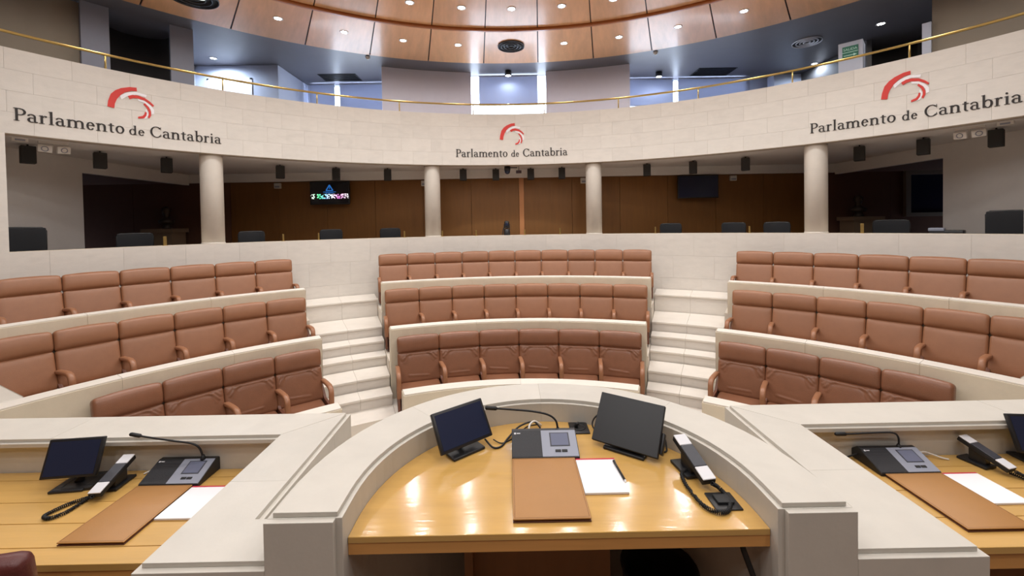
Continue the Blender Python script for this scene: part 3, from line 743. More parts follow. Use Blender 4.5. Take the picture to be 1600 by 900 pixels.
# exit sign
t = thing('exit_sign', 'green exit sign with white arrow reading SALIDA on the short white pier', 'sign', P3(44.88, 9.49, 5.84), -math.radians(44.88))
MB().box(-0.122, 0.122, -0.012, 0.0, 0.0, 0.235).build('board', M['green'], t)
MB().box(-0.122, 0.122, -0.014, -0.011, 0.112, 0.122).build('divider', M['signwhite'], t)
MB().prism_x([(0, 0)] * 0 or [(-0.014, 0.05), (-0.0115, 0.05), (-0.0115, 0.062), (-0.014, 0.062)], -0.10, 0.05).add(
    [(0.05, -0.014, 0.03), (0.10, -0.014, 0.056), (0.05, -0.014, 0.082), (0.05, -0.0115, 0.03), (0.10, -0.0115, 0.056), (0.05, -0.0115, 0.082)],
    [(0, 1, 2), (3, 5, 4), (0, 3, 4, 1), (1, 4, 5, 2), (2, 5, 3, 0)]).build('arrow', M['signwhite'], t)
cu = bpy.data.curves.new('sign_text', 'FONT'); cu.body = 'SALIDA'; cu.size = 0.066; cu.align_x = 'CENTER'; cu.extrude = 0.001
to = bpy.data.objects.new('tmp', cu); C.objects.link(to); bpy.context.view_layer.update()
me = bpy.data.meshes.new_from_object(to.evaluated_get(bpy.context.evaluated_depsgraph_get())); bpy.data.objects.remove(to)
me.transform(Matrix.Translation((0, -0.0135, 0.152)) @ Matrix.Rotation(PI / 2, 4, 'X')); me.materials.clear()
link('lettering', me, M['signwhite'], t)

# small fittings of the lower gallery ------------------------------------------------
SPK = [(-56.6, 9.15), (-51.5, 9.15), (-45.9, 9.15), (-33.9, 9.15), (-26.8, 9.1), (-19.6, 8.95), (-8.0, 8.8), (-2.75, 8.8), (2.9, 8.8), (7.9, 8.8), (20.9, 8.95), (27.3, 9.05),
       (33.9, 9.15), (45.9, 9.15), (51.3, 9.15), (56.5, 9.1)]
for k, (az, R) in enumerate(SPK):
    x, y, _ = P3(az, R)
    t = thing('loudspeaker', 'small black box speaker under the gallery soffit, %s from the left' % ORD[k], 'speaker', (x, y, 4.057), -math.radians(az), 'small black speakers under the soffit')
    MB().rbox(0, 0, -0.165, 0.165, 0.15, 0.27, 0.01, 2).build('cabinet', M['speaker'], t)
    MB().box(-0.075, 0.075, -0.079, -0.074, -0.29, -0.04).build('grille', M['speaker'], t)
    MB().tube([(0, 0, -0.06), (0, 0, 0.0)], 0.012, 8).build('bracket', M['matteblack'], t)

def tv(x, z, label, on, rot):
    t = thing('television', label, 'television', (x, 8.97, z), rot)
    MB().rbox(0, 0.0, 0.0, 1.0, 0.05, 0.58, 0.012, 2).build('housing', M['black'], t)
    MB().box(-0.475, 0.475, -0.029, -0.025, -0.262, 0.262).build('screen', M['tvpic'] if on else M['screen'], t)
    MB().box(-0.1, 0.1, 0.02, 0.20, -0.1, 0.1).build('wall_bracket', M['matteblack'], t)
    if on:
        tri = MB()
        for a, b in (((-0.085, 0.06), (0, 0.2)), ((0, 0.2), (0.085, 0.06)), ((-0.085, 0.06), (0.085, 0.06))):
            tri.tube([(a[0], -0.031, a[1]), (b[0], -0.031, b[1])], 0.013, 6)
        tri.box(-0.008, 0.008, -0.034, -0.03, 0.1, 0.16); tri.build('warning_triangle', M['tvblue'], t)
        for k, w in enumerate((0.16, 0.1)): MB().box(-w, w, -0.032, -0.03, 0.018 - k * 0.025, 0.03 - k * 0.025).build('caption_line', M['tvblue'], t)
tv(-4.62, 3.53, 'wall television showing coloured confetti and a blue warning triangle', True, 0.0)
tv(4.68, 3.53, 'wall television with a blank dark screen on the right', False, -0.08)

def em_light(az, label):
    x, y, _ = P3(az, 8.62)
    t = thing('emergency_light', label, 'light', (x, y, 4.057), -math.radians(az), 'twin spot emergency lights')
    MB().box(-0.16, 0.16, -0.03, 0.03, -0.035, 0.0).build('housing', M['whiteplastic'], t)
    for s in (-1, 1):
        T = Matrix.Translation((s * 0.095, -0.04, -0.115)) @ Matrix.Rotation(0.35, 4, 'X') @ Matrix.Rotation(s * 0.25, 4, 'Z')
        mb = MB().rbox(0, 0, 0, 0.15, 0.05, 0.11, 0.008, 2, T=T); h = mb.build('spot_head', M['whiteplastic'], t)
        r = MB()
        pts = [T @ Vector((0.035 * math.cos(a), -0.027, 0.035 * math.sin(a))) for a in [2 * PI * k / 20 for k in range(21)]]
        r.tube(pts, 0.006, 6, False).build('reflector_ring', M['bluegrey'], h)
    MB().tube([(0, 0, -0.035), (0, -0.02, -0.08)], 0.008, 6).build('neck', M['whiteplastic'], t)
em_light(-55.3, 'white twin-spot emergency light at the left end of the soffit'); em_light(55.1, 'white twin-spot emergency light at the right end of the soffit')
for (x, y, z, nm) in ((-6.04, 9.19, 3.75, 'left of the lit television'), (-2.27, 9.19, 3.75, 'beside the left-centre column'), (1.83, 9.19, 3.75, 'beside the right-centre column'), (5.68, 9.19, 3.75, 'right of the blank television')):
    t = thing('wall_box', 'small white wall box high on the wood wall %s' % nm, 'box', (x, y, z), 0, 'white boxes on the wood wall')
    MB().rbox(0, -0.03, 0, 0.17, 0.06, 0.14, 0.012, 2).build('housing', M['whiteplastic'], t)
    MB().box(-0.06, 0.06, -0.063, -0.06, -0.045, 0.0).build('grille', M['panelgrey'], t)
for az, R, nm in ((-57.6, 8.6, 'left'), (57.5, 8.6, 'right')):
    x, y, _ = P3(az, R)
    t = thing('sensor_box', 'small pale sensor box at the %s end of the soffit' % nm, 'sensor', (x, y, 4.057), -math.radians(az), 'sensor boxes')
    MB().box(-0.08, 0.08, -0.05, 0.05, -0.05, 0.0).build('housing', M['whiteplastic'], t)
    MB().box(-0.05, 0.05, -0.054, -0.05, -0.04, -0.015).build('lens_strip', M['panelgrey'], t)

# cameras on brackets
x, y, _ = P3(-0.9, 8.5)
t = thing('dome_camera', 'black camera hanging under the soffit at the centre', 'camera', (x, y, 4.057))
MB().lathe([(0.075, 0.0), (0.075, -0.07), (0.066, -0.11)], 24).build('housing', M['black'], t)
MB().lathe([(0.001, -0.185), (0.035, -0.178), (0.06, -0.15), (0.066, -0.11)], 24, cap=False).build('dome', M['screen'], t)
MB().tube([(0.06, 0, -0.03), (0.24, 0, -0.03)], 0.012, 8).build('bracket_arm', M['black'], t)
x, y, _ = P3(0.95, 8.55)
t = thing('clock_display', 'small dark red number display below the soffit at the centre', 'display', (x, y, 3.93))
MB().box(-0.065, 0.065, -0.02, 0.02, -0.035, 0.035).build('housing', M['black'], t)
MB().box(-0.055, 0.055, -0.023, -0.02, -0.025, 0.025).build('display', M['redglow'], t)
MB().tube([(0, 0, 0.035), (0, 0, 0.127)], 0.008, 6).build('hanger', M['black'], t)
x, y, _ = P3(-1.15, 8.45)
t = thing('pan_tilt_camera', 'black pan-tilt camera standing on the gallery sill', 'camera', (x, y, 2.403))
MB().lathe([(0.075, 0), (0.08, 0.02), (0.07, 0.13), (0.05, 0.15)], 24).build('base', M['black'], t)
MB().rbox(0, 0.0, 0.25, 0.12, 0.13, 0.19, 0.045, 4).build('head', M['black'], t)
T = Matrix.Translation((0, -0.065, 0.26)) @ Matrix.Rotation(PI / 2, 4, 'X')
mb = MB().lathe([(0.035, 0.0), (0.035, 0.025), (0.026, 0.03)], 20); mb.v = [tuple(T @ Vector(v)) for v in mb.v]; mb.build('lens', M['screen'], t)
for s in (-1, 1): MB().box(s * 0.066 - 0.009, s * 0.066 + 0.009, -0.03, 0.03, 0.12, 0.27).build('yoke', M['black'], t)
tag(MB().tube([P3(-1.9, 8.42, 2.41), P3(-1.75, 8.44, 2.55), P3(-1.6, 8.46, 2.6)], 0.012, 6).build('camera_plug', M['black']), 'short black plug lead beside the pan-tilt camera', 'cable')

BR = [(-46.85, 0.16), (-34.2, 0.145), (-29.7, 0.15), (-17.48, 0.147), (-11.6, 0.135), (-6.17, 0.135), (1.75, 0.13), (7.48, 0.15), (22.17, 0.145), (34.68, 0.14), (46.62, 0.17)]
for k, (az, h) in enumerate(BR):
    x, y, _ = P3(az, 8.42)
    t = thing('brass_stanchion', 'short brass post standing on the gallery sill, %s from the left' % ORD[k], 'post', (x, y, 2.403), -math.radians(az), 'brass posts on the gallery sill')
    MB().box(-0.016 if abs(az) < 40 else -0.024, 0.016 if abs(az) < 40 else 0.024, -0.012, 0.012, 0.004, h).build('blade', M['brass'], t, bevel=0.003)
    MB().box(-0.035, 0.035, -0.03, 0.03, 0, 0.006).build('foot', M['brass'], t)

# gallery office chairs
def office_chair(az, R, top, w, label, grp):
    x, y, _ = P3(az, R)
    t = thing('office_chair', label, 'chair', (x, y, 1.5), -math.radians(az), grp)
    h = top - 1.5
    mb = MB().rbox(0, 0.0, h - 0.28, w, 0.05, 0.56, 0.024, (8, 2, 6), 0.0, lambda o, p: Vector((o.x, o.y + 0.06 * p[0] ** 2 * -1, o.z)))
    mb.build('backrest', M['chairmesh'], t)
    fr = MB()
    pts = [(-w / 2 + 0.01, -0.055, h - 0.54), (-w / 2 + 0.005, -0.058, h - 0.05), (-w / 2 + 0.04, -0.045, h - 0.005), (0, 0.002, h), (w / 2 - 0.04, -0.045, h - 0.005), (w / 2 - 0.005, -0.058, h - 0.05), (w / 2 - 0.01, -0.055, h - 0.54)]
    fr.tube(pts, 0.016, 8).build('back_frame', M['black'], t)
    MB().rbox(0, -0.28, h - 0.66, w, 0.48, 0.09, 0.03, 4).build('seat', M['chairmesh'], t)
    MB().tube([(0, -0.25, 0.08), (0, -0.25, h - 0.7)], 0.03, 10).build('post', M['black'], t)
    MB().tube([(0, 0.02, h - 0.5), (0, 0.0, h - 0.7), (0, -0.2, h - 0.72)], 0.025, 8).build('back_support', M['black'], t)
    for s in (-1, 1):
        a = MB().tube([(s * (w / 2 + 0.05), -0.25, h - 0.68), (s * (w / 2 + 0.08), -0.25, h - 0.40)], 0.016, 8)
        a.rbox(s * (w / 2 + 0.08), -0.26, h - 0.38, 0.09, 0.26, 0.03, 0.012, 2); a.build('armrest', M['black'], t)
    for k in range(5):
        an = 2 * PI * k / 5
        lg = MB().tube([(0, -0.25, 0.10), (0.3 * math.cos(an), -0.25 + 0.3 * math.sin(an), 0.06)], 0.018, 6).build('leg', M['black'], t)
        MB().tube([(0.3 * math.cos(an) - 0.02, -0.25 + 0.3 * math.sin(an), 0.03), (0.3 * math.cos(an) + 0.02, -0.25 + 0.3 * math.sin(an), 0.03)], 0.03, 10).build('caster', M['matteblack'], lg)
office_chair(-57.55, 9.0, 2.748, 0.56, 'large black mesh office chair at the far left of the gallery', 'black chairs in the gallery')
office_chair(57.75, 9.0, 2.745, 0.56, 'large black mesh office chair at the far right of the gallery', 'black chairs in the gallery')
for az, nm in ((-37.6, 'just right of the far left column'), (-27.75, 'under the lit television'), (-19.4, 'right of the lit television'), (24.2, 'under the blank television'), (32.5, 'right of the blank television'), (37.6, 'just left of the far right column')):
    office_chair(az, 8.98, 2.61, 0.46, 'dark office chair behind the gallery sill %s' % nm, 'dark chairs behind the sill')
office_chair(-48.8, 9.3, 2.62, 0.5, 'dark office chair in the left dark opening', 'dark chairs behind the sill')
office_chair(48.6, 9.3, 2.62, 0.5, 'dark office chair in the right dark opening', 'dark chairs behind the sill')

# plinths with busts and the window in the dark rooms
for s, nm in ((-1, 'left'), (1, 'right')):
    t = thing('plinth', 'pale plinth against the dark back wall of the %s opening' % nm, 'plinth', (s * 8.7, 8.85, 1.5))
    MB().box(-0.34, 0.34, -0.22, 0.22, 0, 1.1).build('body', M['bronzepl'], t); MB().box(-0.39, 0.39, -0.26, 0.26, 1.1, 1.2).build('top', M['bronzepl'], t)
    t = thing('bust', 'dim bronze bust on the plinth in the %s opening' % nm, 'bust', (s * 8.66, 8.85, 2.7))
    mb = MB().lathe([(0.10, 0), (0.11, 0.03), (0.07, 0.08), (0.06, 0.1)], 20); mb.build('socle', M['bronze'], t)
    mb = MB().lathe([(0.06, 0.10), (0.15, 0.14), (0.16, 0.20), (0.08, 0.26), (0.055, 0.31), (0.075, 0.36), (0.095, 0.43), (0.085, 0.5), (0.04, 0.545), (0.001, 0.55)], 24)
    mb.add(*(lambda q: (q.v, q.f))(MB().rbox(0, -0.09, 0.42, 0.03, 0.05, 0.06, 0.012, 2)), True)
    mb.build('head_and_shoulders', M['bronze'], t)
w = struct('window_4', (10.7, 9.15, 2.7))
MB().box(10.25, 11.5, 9.17, 9.19, 2.78, 3.76).build('pane', M['screen'], w, world=True)
MB().box(10.12, 10.25, 9.12, 9.2, 2.68, 3.86).box(11.5, 11.6, 9.12, 9.2, 2.68, 3.86).box(10.25, 11.5, 9.12, 9.2, 2.68, 2.78).box(10.25, 11.5, 9.12, 9.2, 3.76, 3.86).build('frame', M['greywall'], w, world=True)
t = thing('printer', 'small grey and black printer on the sill in the right opening', 'printer', P3(53.0, 9.3, 2.25), -math.radians(53))
MB().rbox(0, 0, 0.12, 0.42, 0.25, 0.14, 0.02, 2).build('body', M['black'], t); MB().rbox(-0.12, -0.03, 0.2, 0.2, 0.22, 0.06, 0.015, 2).build('cover', M['panelgrey'], t)
MB().box(-0.25, 0.25, -0.16, 0.16, -0.74, 0.05).build('stand', M['matteblack'], t)

# ================================================================== president's desk
CX, CY = 0.02, -0.185
def upath(R, yf, n=40):
    p = [(CX - R, yf)] + [(CX + R * math.cos(PI - PI * k / n), CY + R * math.sin(PI - PI * k / n)) for k in range(n + 1)] + [(CX + R, yf)]
    return p
def upiece(Ri, Ro, yf, z0, z1, k0=0, k1=None, n=40, sm=True):
    a, b = upath(Ri, yf, n), upath(Ro, yf, n); k1 = len(a) - 1 if k1 is None else k1
    v = []; f = []
    for k in range(k0, k1 + 1): v += [(a[k][0], a[k][1], z0), (b[k][0], b[k][1], z0), (b[k][0], b[k][1], z1), (a[k][0], a[k][1], z1)]
    m = k1 - k0
    f = [(0, 1, 2, 3), (4 * m + 3, 4 * m + 2, 4 * m + 1, 4 * m)]
    for i in range(m):
        o = 4 * i
        for j in range(4): f.append((o + j, o + 4 + j, o + 4 + (j + 1) % 4, o + (j + 1) % 4))
    return MB().add(v, f, False)
desk = thing('desk_surround', 'curved cream stone surround of the central desk', 'parapet', (CX, 0.4, -0.17))
TZ = 1.75
splits = [0, 11, 21, 31, 42]
for k0, k1 in zip(splits[:-1], splits[1:]):
    upiece(0.656, 0.846, -0.280, 1.8355, 1.85, k0, k1).build('cap_slab', M['honed'], desk, world=True, bevel=0.0015)
for k0, k1 in zip(splits[:-1], splits[1:]):
    upiece(0.641, 0.862, -0.284, -0.17, 1.835, k0, k1).build('wall_block', M['honed'], desk, world=True, bevel=0.0015)
for x0, x1 in ((CX - 0.862, CX - 0.660), (CX + 0.660, CX + 0.862)):
    MB().box(x0, x1, -0.303, -0.2845, 0.9, 1.835).build('end_slab', M['honed'], desk, world=True, bevel=0.0015)
tb = thing('desk_table', 'glossy half-round varnished wooden tabletop of the central desk', 'table', (CX, 0.0, 1.0))
n = 48; R = 0.640
poly = [(CX + R * math.cos(PI - PI * k / n), CY + R * math.sin(PI - PI * k / n)) for k in range(n + 1)]
poly = [(CX - 0.64, -0.250)] + poly + [(CX + 0.64, -0.250)]
MB().prism(poly, TZ - 0.02, TZ).build('top', M['woodtop'], tb, world=True, bevel=0.002)
MB().prism([(x, max(y, -0.247)) for x, y in poly], TZ - 0.056, TZ - 0.0205).build('underframe', M['woodedge'], tb, world=True)
MB().box(-0.30, 0.245, 0.06, 0.10, 1.0, TZ - 0.056).build('front_panel', M['woodwall'], tb, world=True)
MB().box(-0.30, -0.27, 0.0, 0.06, 1.0, TZ - 0.056).build('leg_panel', M['woodwall'], tb, world=True)
tag(MB().lathe([(0.10, 0.0), (0.135, 0.40), (0.14, 0.405), (0.132, 0.41), (0.125, 0.38), (0.095, 0.02), (0.001, 0.02)], 32).build('waste_bin', M['matteblack'], loc=(0.42, 0.03, 1.0)), 'round black waste bin under the central desk', 'bin')
tag(MB().tube([(0.596, -0.2, 1.69), (0.606, -0.2, 1.645), (0.622, -0.2, 1.60), (0.640, -0.2, 1.55), (0.645, -0.2, 1.42), (0.58, -0.2, 1.01)], 0.009, 8).build('power_cable', M['matteblack']), 'thick black cable hanging below the right of the central desk', 'cable')

# ================================================================== side desks
def side_desk(s):
    side = 'left' if s < 0 else 'right'
    X = lambda x: (CX - (x - CX)) if s > 0 else x
    def P(pts): return [(X(x), y) for x, y in pts]
    t = thing('side_surround', 'angular cream stone surround of the %s side desk' % side, 'parapet', (X(-1.1), 0.1, -0.17), 0, 'stone surrounds of the side desks')
    xi = -1.212; xo = -0.985
    xo = -0.988
    caps = [P([(xi, -0.283), (-0.842, -0.283), (-0.842, -0.108), (xo, -0.108), (xo, 0.1), (xi, 0.1)]),
            P([(xi, 0.1005), (xo, 0.1005), (xo, 0.668), (xi, 0.456)]),
            P([(xi, 0.458), (xo - 0.001, 0.67), (-2.3, 0.675), (-2.3, 0.458)]),
            P([(-2.302, 0.458), (-2.302, 0.675), (-4.3, 0.69), (-4.3, 0.458)])]
    for c in caps: MB().prism(c, 1.6955, 1.71).build('cap_slab', M['honed'], t, world=True, bevel=0.0006)
    body = [P([(xi - 0.016, -0.302), (-0.843, -0.302), (-0.843, -0.09), (xo + 0.018, -0.09), (xo + 0.018, 0.478), (xi - 0.016, 0.478)]),
            P([(xi - 0.016, 0.4785), (xo + 0.018, 0.4785), (xo + 0.018, 0.686), (-2.6, 0.692), (-2.6, 0.4785)]),
            P([(-2.6005, 0.4785), (-2.6005, 0.692), (-4.3, 0.705), (-4.3, 0.4785)])]
    a, b = sorted((X(xi - 0.0165), X(-4.3)))
    MB().box(a, b, 0.443, 0.478, 1.676, 1.695).build('ledge', M['honed'], t, world=True, bevel=0.0015)
    for b in body: MB().prism(b, -0.17, 1.695).build('wall_block', M['honed'], t, world=True, bevel=0.0015)
    # boarded tabletop
    tt = thing('side_table', 'boarded wooden tabletop of the %s side desk' % side, 'table', (X(-2.2), 0.2, 0.79), 0, 'boarded tabletops of the side desks')
    ys = [-0.076, 0.004, 0.128, 0.256, 0.412, 0.477] if s < 0 else [-0.082, 0.066, 0.226, 0.384, 0.477]
    for y0, y1 in zip(ys[:-1], ys[1:]):
        a, b = sorted((X(xi - 0.017), X(-4.3)))
        MB().box(a, b, y0 + 0.0015, y1 - 0.0015, 1.515, 1.54).build('board', M['woodboard'], tt, world=True, bevel=0.0015)
    a, b = sorted((X(xi - 0.017), X(-4.3)))
    MB().box(a, b, -0.07, 0.477, 1.455, 1.514).build('underframe', M['woodedge'], tt, world=True)
    MB().box(a + (0.3 if s > 0 else 0), b - (0.3 if s < 0 else 0), 0.30, 0.34, 0.79, 1.455).build('modesty_panel', M['woodwall'], tt, world=True)
side_desk(-1); side_desk(1)

# burgundy chair at the left desk
t = thing('desk_chair', 'burgundy leather chair drawn up to the left side desk', 'chair', (-1.835, -0.262, 0.79), math.radians(194))
T = Matrix.Translation((0, 0.05, 0.93)) @ Matrix.Rotation(math.radians(-8), 4, 'X')
MB().rbox(0, 0, -0.25, 0.5, 0.075, 0.5, 0.034, (8, 2, 6), 0.008, None, T).build('backrest', M['burgundy'], t)
MB().rbox(0, -0.22, 0.44, 0.5, 0.46, 0.1, 0.04, 4).build('seat', M['burgundy'], t)
MB().tube([(0, -0.2, 0.05), (0, -0.2, 0.4)], 0.03, 10).build('post', M['black'], t)
for k in range(5):
    an = 2 * PI * k / 5; MB().tube([(0, -0.2, 0.08), (0.28 * math.cos(an), -0.2 + 0.28 * math.sin(an), 0.03)], 0.02, 6).build('leg', M['black'], t)

# ================================================================== things on the desks
def conference_unit(x, y, z, goose, label):
    t = thing('conference_unit', label, 'microphone', (x, y, z), 0, 'delegate microphone units')
    w = 0.268
    body = MB().prism_x([(0, 0), (0, 0.015), (0.118, 0.064), (0.135, 0.064), (0.185, 0.022), (0.19, 0)], -w / 2, w / 2)
    body.build('body', M['black'], t, bevel=0.003)
    sl = math.atan2(0.049, 0.118)
    def plate(x0, x1, s0, s1, m, nm, up_=0.0015, par=None):
        c, s = math.cos(sl), math.sin(sl); pts = []
        for d in (0.0, up_):
            for ss in (s0, s1):
                for xx in (x0, x1): pts.append((xx, ss * c - d * s, 0.015 + ss * s + d * c))
        return MB().add(pts, [(0, 2, 3, 1), (4, 5, 7, 6), (0, 1, 5, 4), (2, 6, 7, 3), (0, 4, 6, 2), (1, 3, 7, 5)]).build(nm, m, par or t)
    plate(-w / 2 + 0.002, -0.012, 0.003, 0.125, M['grille'], 'speaker_grille')
    cp = plate(-0.012, w / 2 - 0.003, 0.003, 0.125, M['panelgrey'], 'control_panel')
    plate(0.022, 0.102, 0.048, 0.113, M['handgrey'], 'display_frame', 0.0022, cp); plate(0.027, 0.097, 0.052, 0.109, M['lcd'], 'display', 0.003, cp)
    for bx in (0.040, 0.066): plate(bx, bx + 0.022, 0.022, 0.032, M['matteblack'], 'button', 0.004, cp)
    plate(-w / 2 + 0.010, -w / 2 + 0.018, 0.108, 0.116, M['silver'], 'logo_mark', 0.0022)
    plate(-w / 2 + 0.021, -w / 2 + 0.036, 0.110, 0.114, M['silver'], 'logo_mark', 0.0022)
    pts = [Vector(p) for p in goose]
    sm = []
    for i in range(len(pts) - 1):
        p0 = pts[max(i - 1, 0)]; p1 = pts[i]; p2 = pts[i + 1]; p3 = pts[min(i + 2, len(pts) - 1)]
        for k in range(6):
            u = k / 6; sm.append(0.5 * ((2 * p1) + (p2 - p0) * u + (2 * p0 - 5 * p1 + 4 * p2 - p3) * u * u + (3 * p1 - p0 - 3 * p2 + p3) * u ** 3))
    sm.append(pts[-1])
    gn = MB().tube(sm, 0.0042, 8).build('gooseneck', M['matteblack'], t)
    d = (pts[-1] - pts[-2]).normalized()
    MB().tube([pts[-1] - d * 0.002, pts[-1] + d * 0.004, pts[-1] + d * 0.045, pts[-1] + d * 0.05], [0.005, 0.0085, 0.0085, 0.006], 12).build('microphone_head', M['matteblack'], gn)
    MB().lathe([(0.011, 0), (0.011, 0.008), (0.006, 0.022)], 14, c=(pts[0].x, pts[0].y)).build('neck_socket', M['matteblack'], gn, loc=(0, 0, pts[0].z - 0.01))
    return t
gz = lambda L, o: [(x - o[0], y - o[1], z - o[2]) for x, y, z in L]
o = (0.0135, 0.127, TZ)
conference_unit(*o, gz([(0.077, 0.27, 1.800), (0.070, 0.275, 1.838), (0.037, 0.28, 1.863), (-0.032, 0.28, 1.879), (-0.117, 0.28, 1.888), (-0.183, 0.28, 1.894)], o), 'grey and black microphone unit on the central desk behind the tan folder')
o = (-1.653, 0.338, 1.54)
conference_unit(*o, gz([(-1.578, 0.45, 1.612), (-1.586, 0.44, 1.662), (-1.617, 0.43, 1.690), (-1.691, 0.42, 1.708), (-1.81, 0.42, 1.728), (-1.84, 0.42, 1.734)], o), 'grey and black microphone unit on the left side desk')
o = (1.646, 0.318, 1.54)
conference_unit(*o, gz([(1.703, 0.44, 1.604), (1.697, 0.435, 1.650), (1.665, 0.43, 1.676), (1.581, 0.43, 1.678), (1.478, 0.43, 1.675), (1.445, 0.43, 1.675)], o), 'grey and black microphone unit on the right side desk')

def monitor(x, y, z, tz, yaw, tilt, w, h, label, matte=False, low_base=False):
    t = thing('monitor', label, 'monitor', (x, y, tz), math.radians(yaw), 'desk monitors')
    T = Matrix.Translation((0, 0, z - tz)) @ Matrix.Rotation(-math.radians(tilt), 4, 'X')
    MB().rbox(0, 0.009, h / 2, w, 0.018, h, 0.004, 2, T=T).build('housing', M['matteblack' if matte else 'black'], t)
    b = 0.003 if matte else 0.011
    mb = MB().box(-w / 2 + b, w / 2 - b, -0.0012, 0.0005, b, h - b); mb.v = [tuple(T @ Vector(v)) for v in mb.v]
    mb.build('screen', M['screenmatte' if matte else 'screen'], t)
    mb = MB().rbox(0, 0.03, h * 0.45, w * 0.6, 0.03, h * 0.5, 0.008, 2, T=T); mb.build('rear_housing', M['black'], t)
    a = T @ Vector((0, 0.03, h * 0.3))
    MB().tube([a, (0, a.y + 0.03, 0.03), (0, a.y + 0.01, 0.008)], 0.016, 8).build('stand_neck', M['black'], t)
    MB().rbox(0, a.y * 0.6 + 0.02, 0.006, w * 0.62, 0.12, 0.012, 0.005, 2).build('stand_base', M['black'], t)
    if matte: MB().rbox(w / 2 + 0.004, 0.03, 0.06, 0.012, 0.03, 0.08, 0.004, 2, T=T).build('port_cover', M['black'], t)
    return t
monitor(-0.296, 0.184, 1.79, TZ, 38.3, 32.5, 0.244, 0.158, 'small black monitor with dark blue screen on the left of the central desk')
monitor(0.326, 0.162, 1.775, TZ, -35.0, 36.9, 0.273, 0.200, 'larger matte black monitor on the right of the central desk', True)
monitor(-2.085, 0.325, 1.60, 1.54, 6.4, 21.0, 0.224, 0.160, 'small black monitor with dark screen on the left side desk')
monitor(2.315, 0.365, 1.60, 1.54, -6.0, 21.0, 0.230, 0.165, 'black monitor cut by the frame on the right side desk')

def phone(T_, B_, tz, label, cord, side=0.0):
    A = Vector(T_); B = Vector(B_); mid = (A + B) / 2
    t = thing('desk_phone', label, 'phone', (mid.x, mid.y, tz), 0, 'handset phones')
    d = (B - A); L = d.length; d.normalize(); sx = Vector((0, 0, 1)).cross(d).normalized(); u = d.cross(sx).normalized()
    if u.z < 0: u = -u
    def bar_(l0, l1, w, h0, h1, m, nm, par=None):
        pts = []
        for hh in (h0, h1):
            for ll in (l0, l1):
                for ww in (-w / 2, w / 2): pts.append(A + d * (L * ll) + sx * ww + u * hh - Vector((mid.x, mid.y, tz)))
        return MB().add(pts, [(0, 2, 3, 1), (4, 5, 7, 6), (0, 1, 5, 4), (2, 6, 7, 3), (0, 4, 6, 2), (1, 3, 7, 5)]).build(nm, m, par or t, bevel=0.003)
    hs = bar_(-0.02, 1.02, 0.050, -0.020, 0.0, M['matteblack'], 'handset')
    bar_(-0.02, 0.24, 0.050, 0.0005, 0.006, M['silver'], 'earpiece_cap', hs); bar_(0.245, 0.735, 0.050, 0.0005, 0.006, M['handgrey'], 'grip', hs); bar_(0.74, 1.02, 0.050, 0.0005, 0.006, M['silver'], 'mouthpiece_cap', hs)
    # slim cradle: a flat foot on the table and a narrow support under the handset
    o3 = Vector((mid.x, mid.y, tz)); dh = Vector((d.x, d.y, 0)).normalized(); sh = Vector((0, 0, 1)).cross(dh)
    v = []
    for ll in (-0.01, 0.62):
        c = A + d * (L * ll); c.z = tz
        for zz in (0.001, 0.012):
            for ww in (-0.030, 0.040): v.append(c + sh * (-ww) + Vector((0, 0, zz)) - o3)
    bs = MB().add(v, [(0, 1, 3, 2), (4, 6, 7, 5), (0, 4, 5, 1), (2, 3, 7, 6), (0, 2, 6, 4), (1, 5, 7, 3)]).build('cradle', M['black'], t, bevel=0.002)
    v = []
    for ll in (0.22, 0.58):
        top = A + d * (L * ll) - u * 0.021; bot = top.copy(); bot.z = tz + 0.0125
        for c in (bot, top):
            for ww in (-0.017, 0.017): v.append(c + sx * ww - o3)
    MB().add(v, [(0, 1, 3, 2), (4, 6, 7, 5), (0, 4, 5, 1), (2, 3, 7, 6), (0, 2, 6, 4), (1, 5, 7, 3)]).build('support', M['black'], bs, bevel=0.002)
    pts = [Vector(p) for p in cord]; sm = []
    for i in range(len(pts) - 1):
        p0 = pts[max(i - 1, 0)]; p1 = pts[i]; p2 = pts[i + 1]; p3 = pts[min(i + 2, len(pts) - 1)]
        for k in range(48):
            q = k / 48; sm.append(0.5 * ((2 * p1) + (p2 - p0) * q + (2 * p0 - 5 * p1 + 4 * p2 - p3) * q * q + (3 * p1 - p0 - 3 * p2 + p3) * q ** 3))
    dist = 0; hel = []
    for i, p in enumerate(sm):
        tg = (sm[min(i + 1, len(sm) - 1)] - sm[max(i - 1, 0)]).normalized()
        if i: dist += (p - sm[i - 1]).length
        a = Vector((0, 0, 1)); e1 = tg.cross(a).normalized(); e2 = tg.cross(e1)
        ph = dist / 0.0058 * 2 * PI
        hel.append(p + (e1 * math.cos(ph) + e2 * math.sin(ph)) * 0.0058 - o3)
    MB().tube(hel, 0.0022, 5).build('coiled_cord', M['matteblack'], t)
cz = 1.759
phone((0.533, 0.108, 1.850), (0.562, -0.069, 1.790), TZ, 'black handset phone with white end caps on the central desk',
      [(0.566, -0.078, 1.782), (0.590, -0.075, 1.766), (0.600, -0.105, cz), (0.594, -0.145, cz), (0.565, -0.183, cz), (0.529, -0.185, cz), (0.500, -0.150, cz), (0.490, -0.060, cz), (0.500, 0.010, cz), (0.522, 0.03, 1.765)])
cz = 1.549
phone((-1.903, 0.426, 1.640), (-1.887, 0.248, 1.580), 1.54, 'black handset phone with white end caps on the left side desk',
      [(-1.888, 0.238, 1.572), (-1.915, 0.265, 1.556), (-1.965, 0.245, cz), (-1.990, 0.205, cz), (-2.000, 0.160, cz), (-1.965, 0.146, cz), (-1.935, 0.180, cz), (-1.930, 0.25, cz), (-1.91, 0.30, 1.552)])
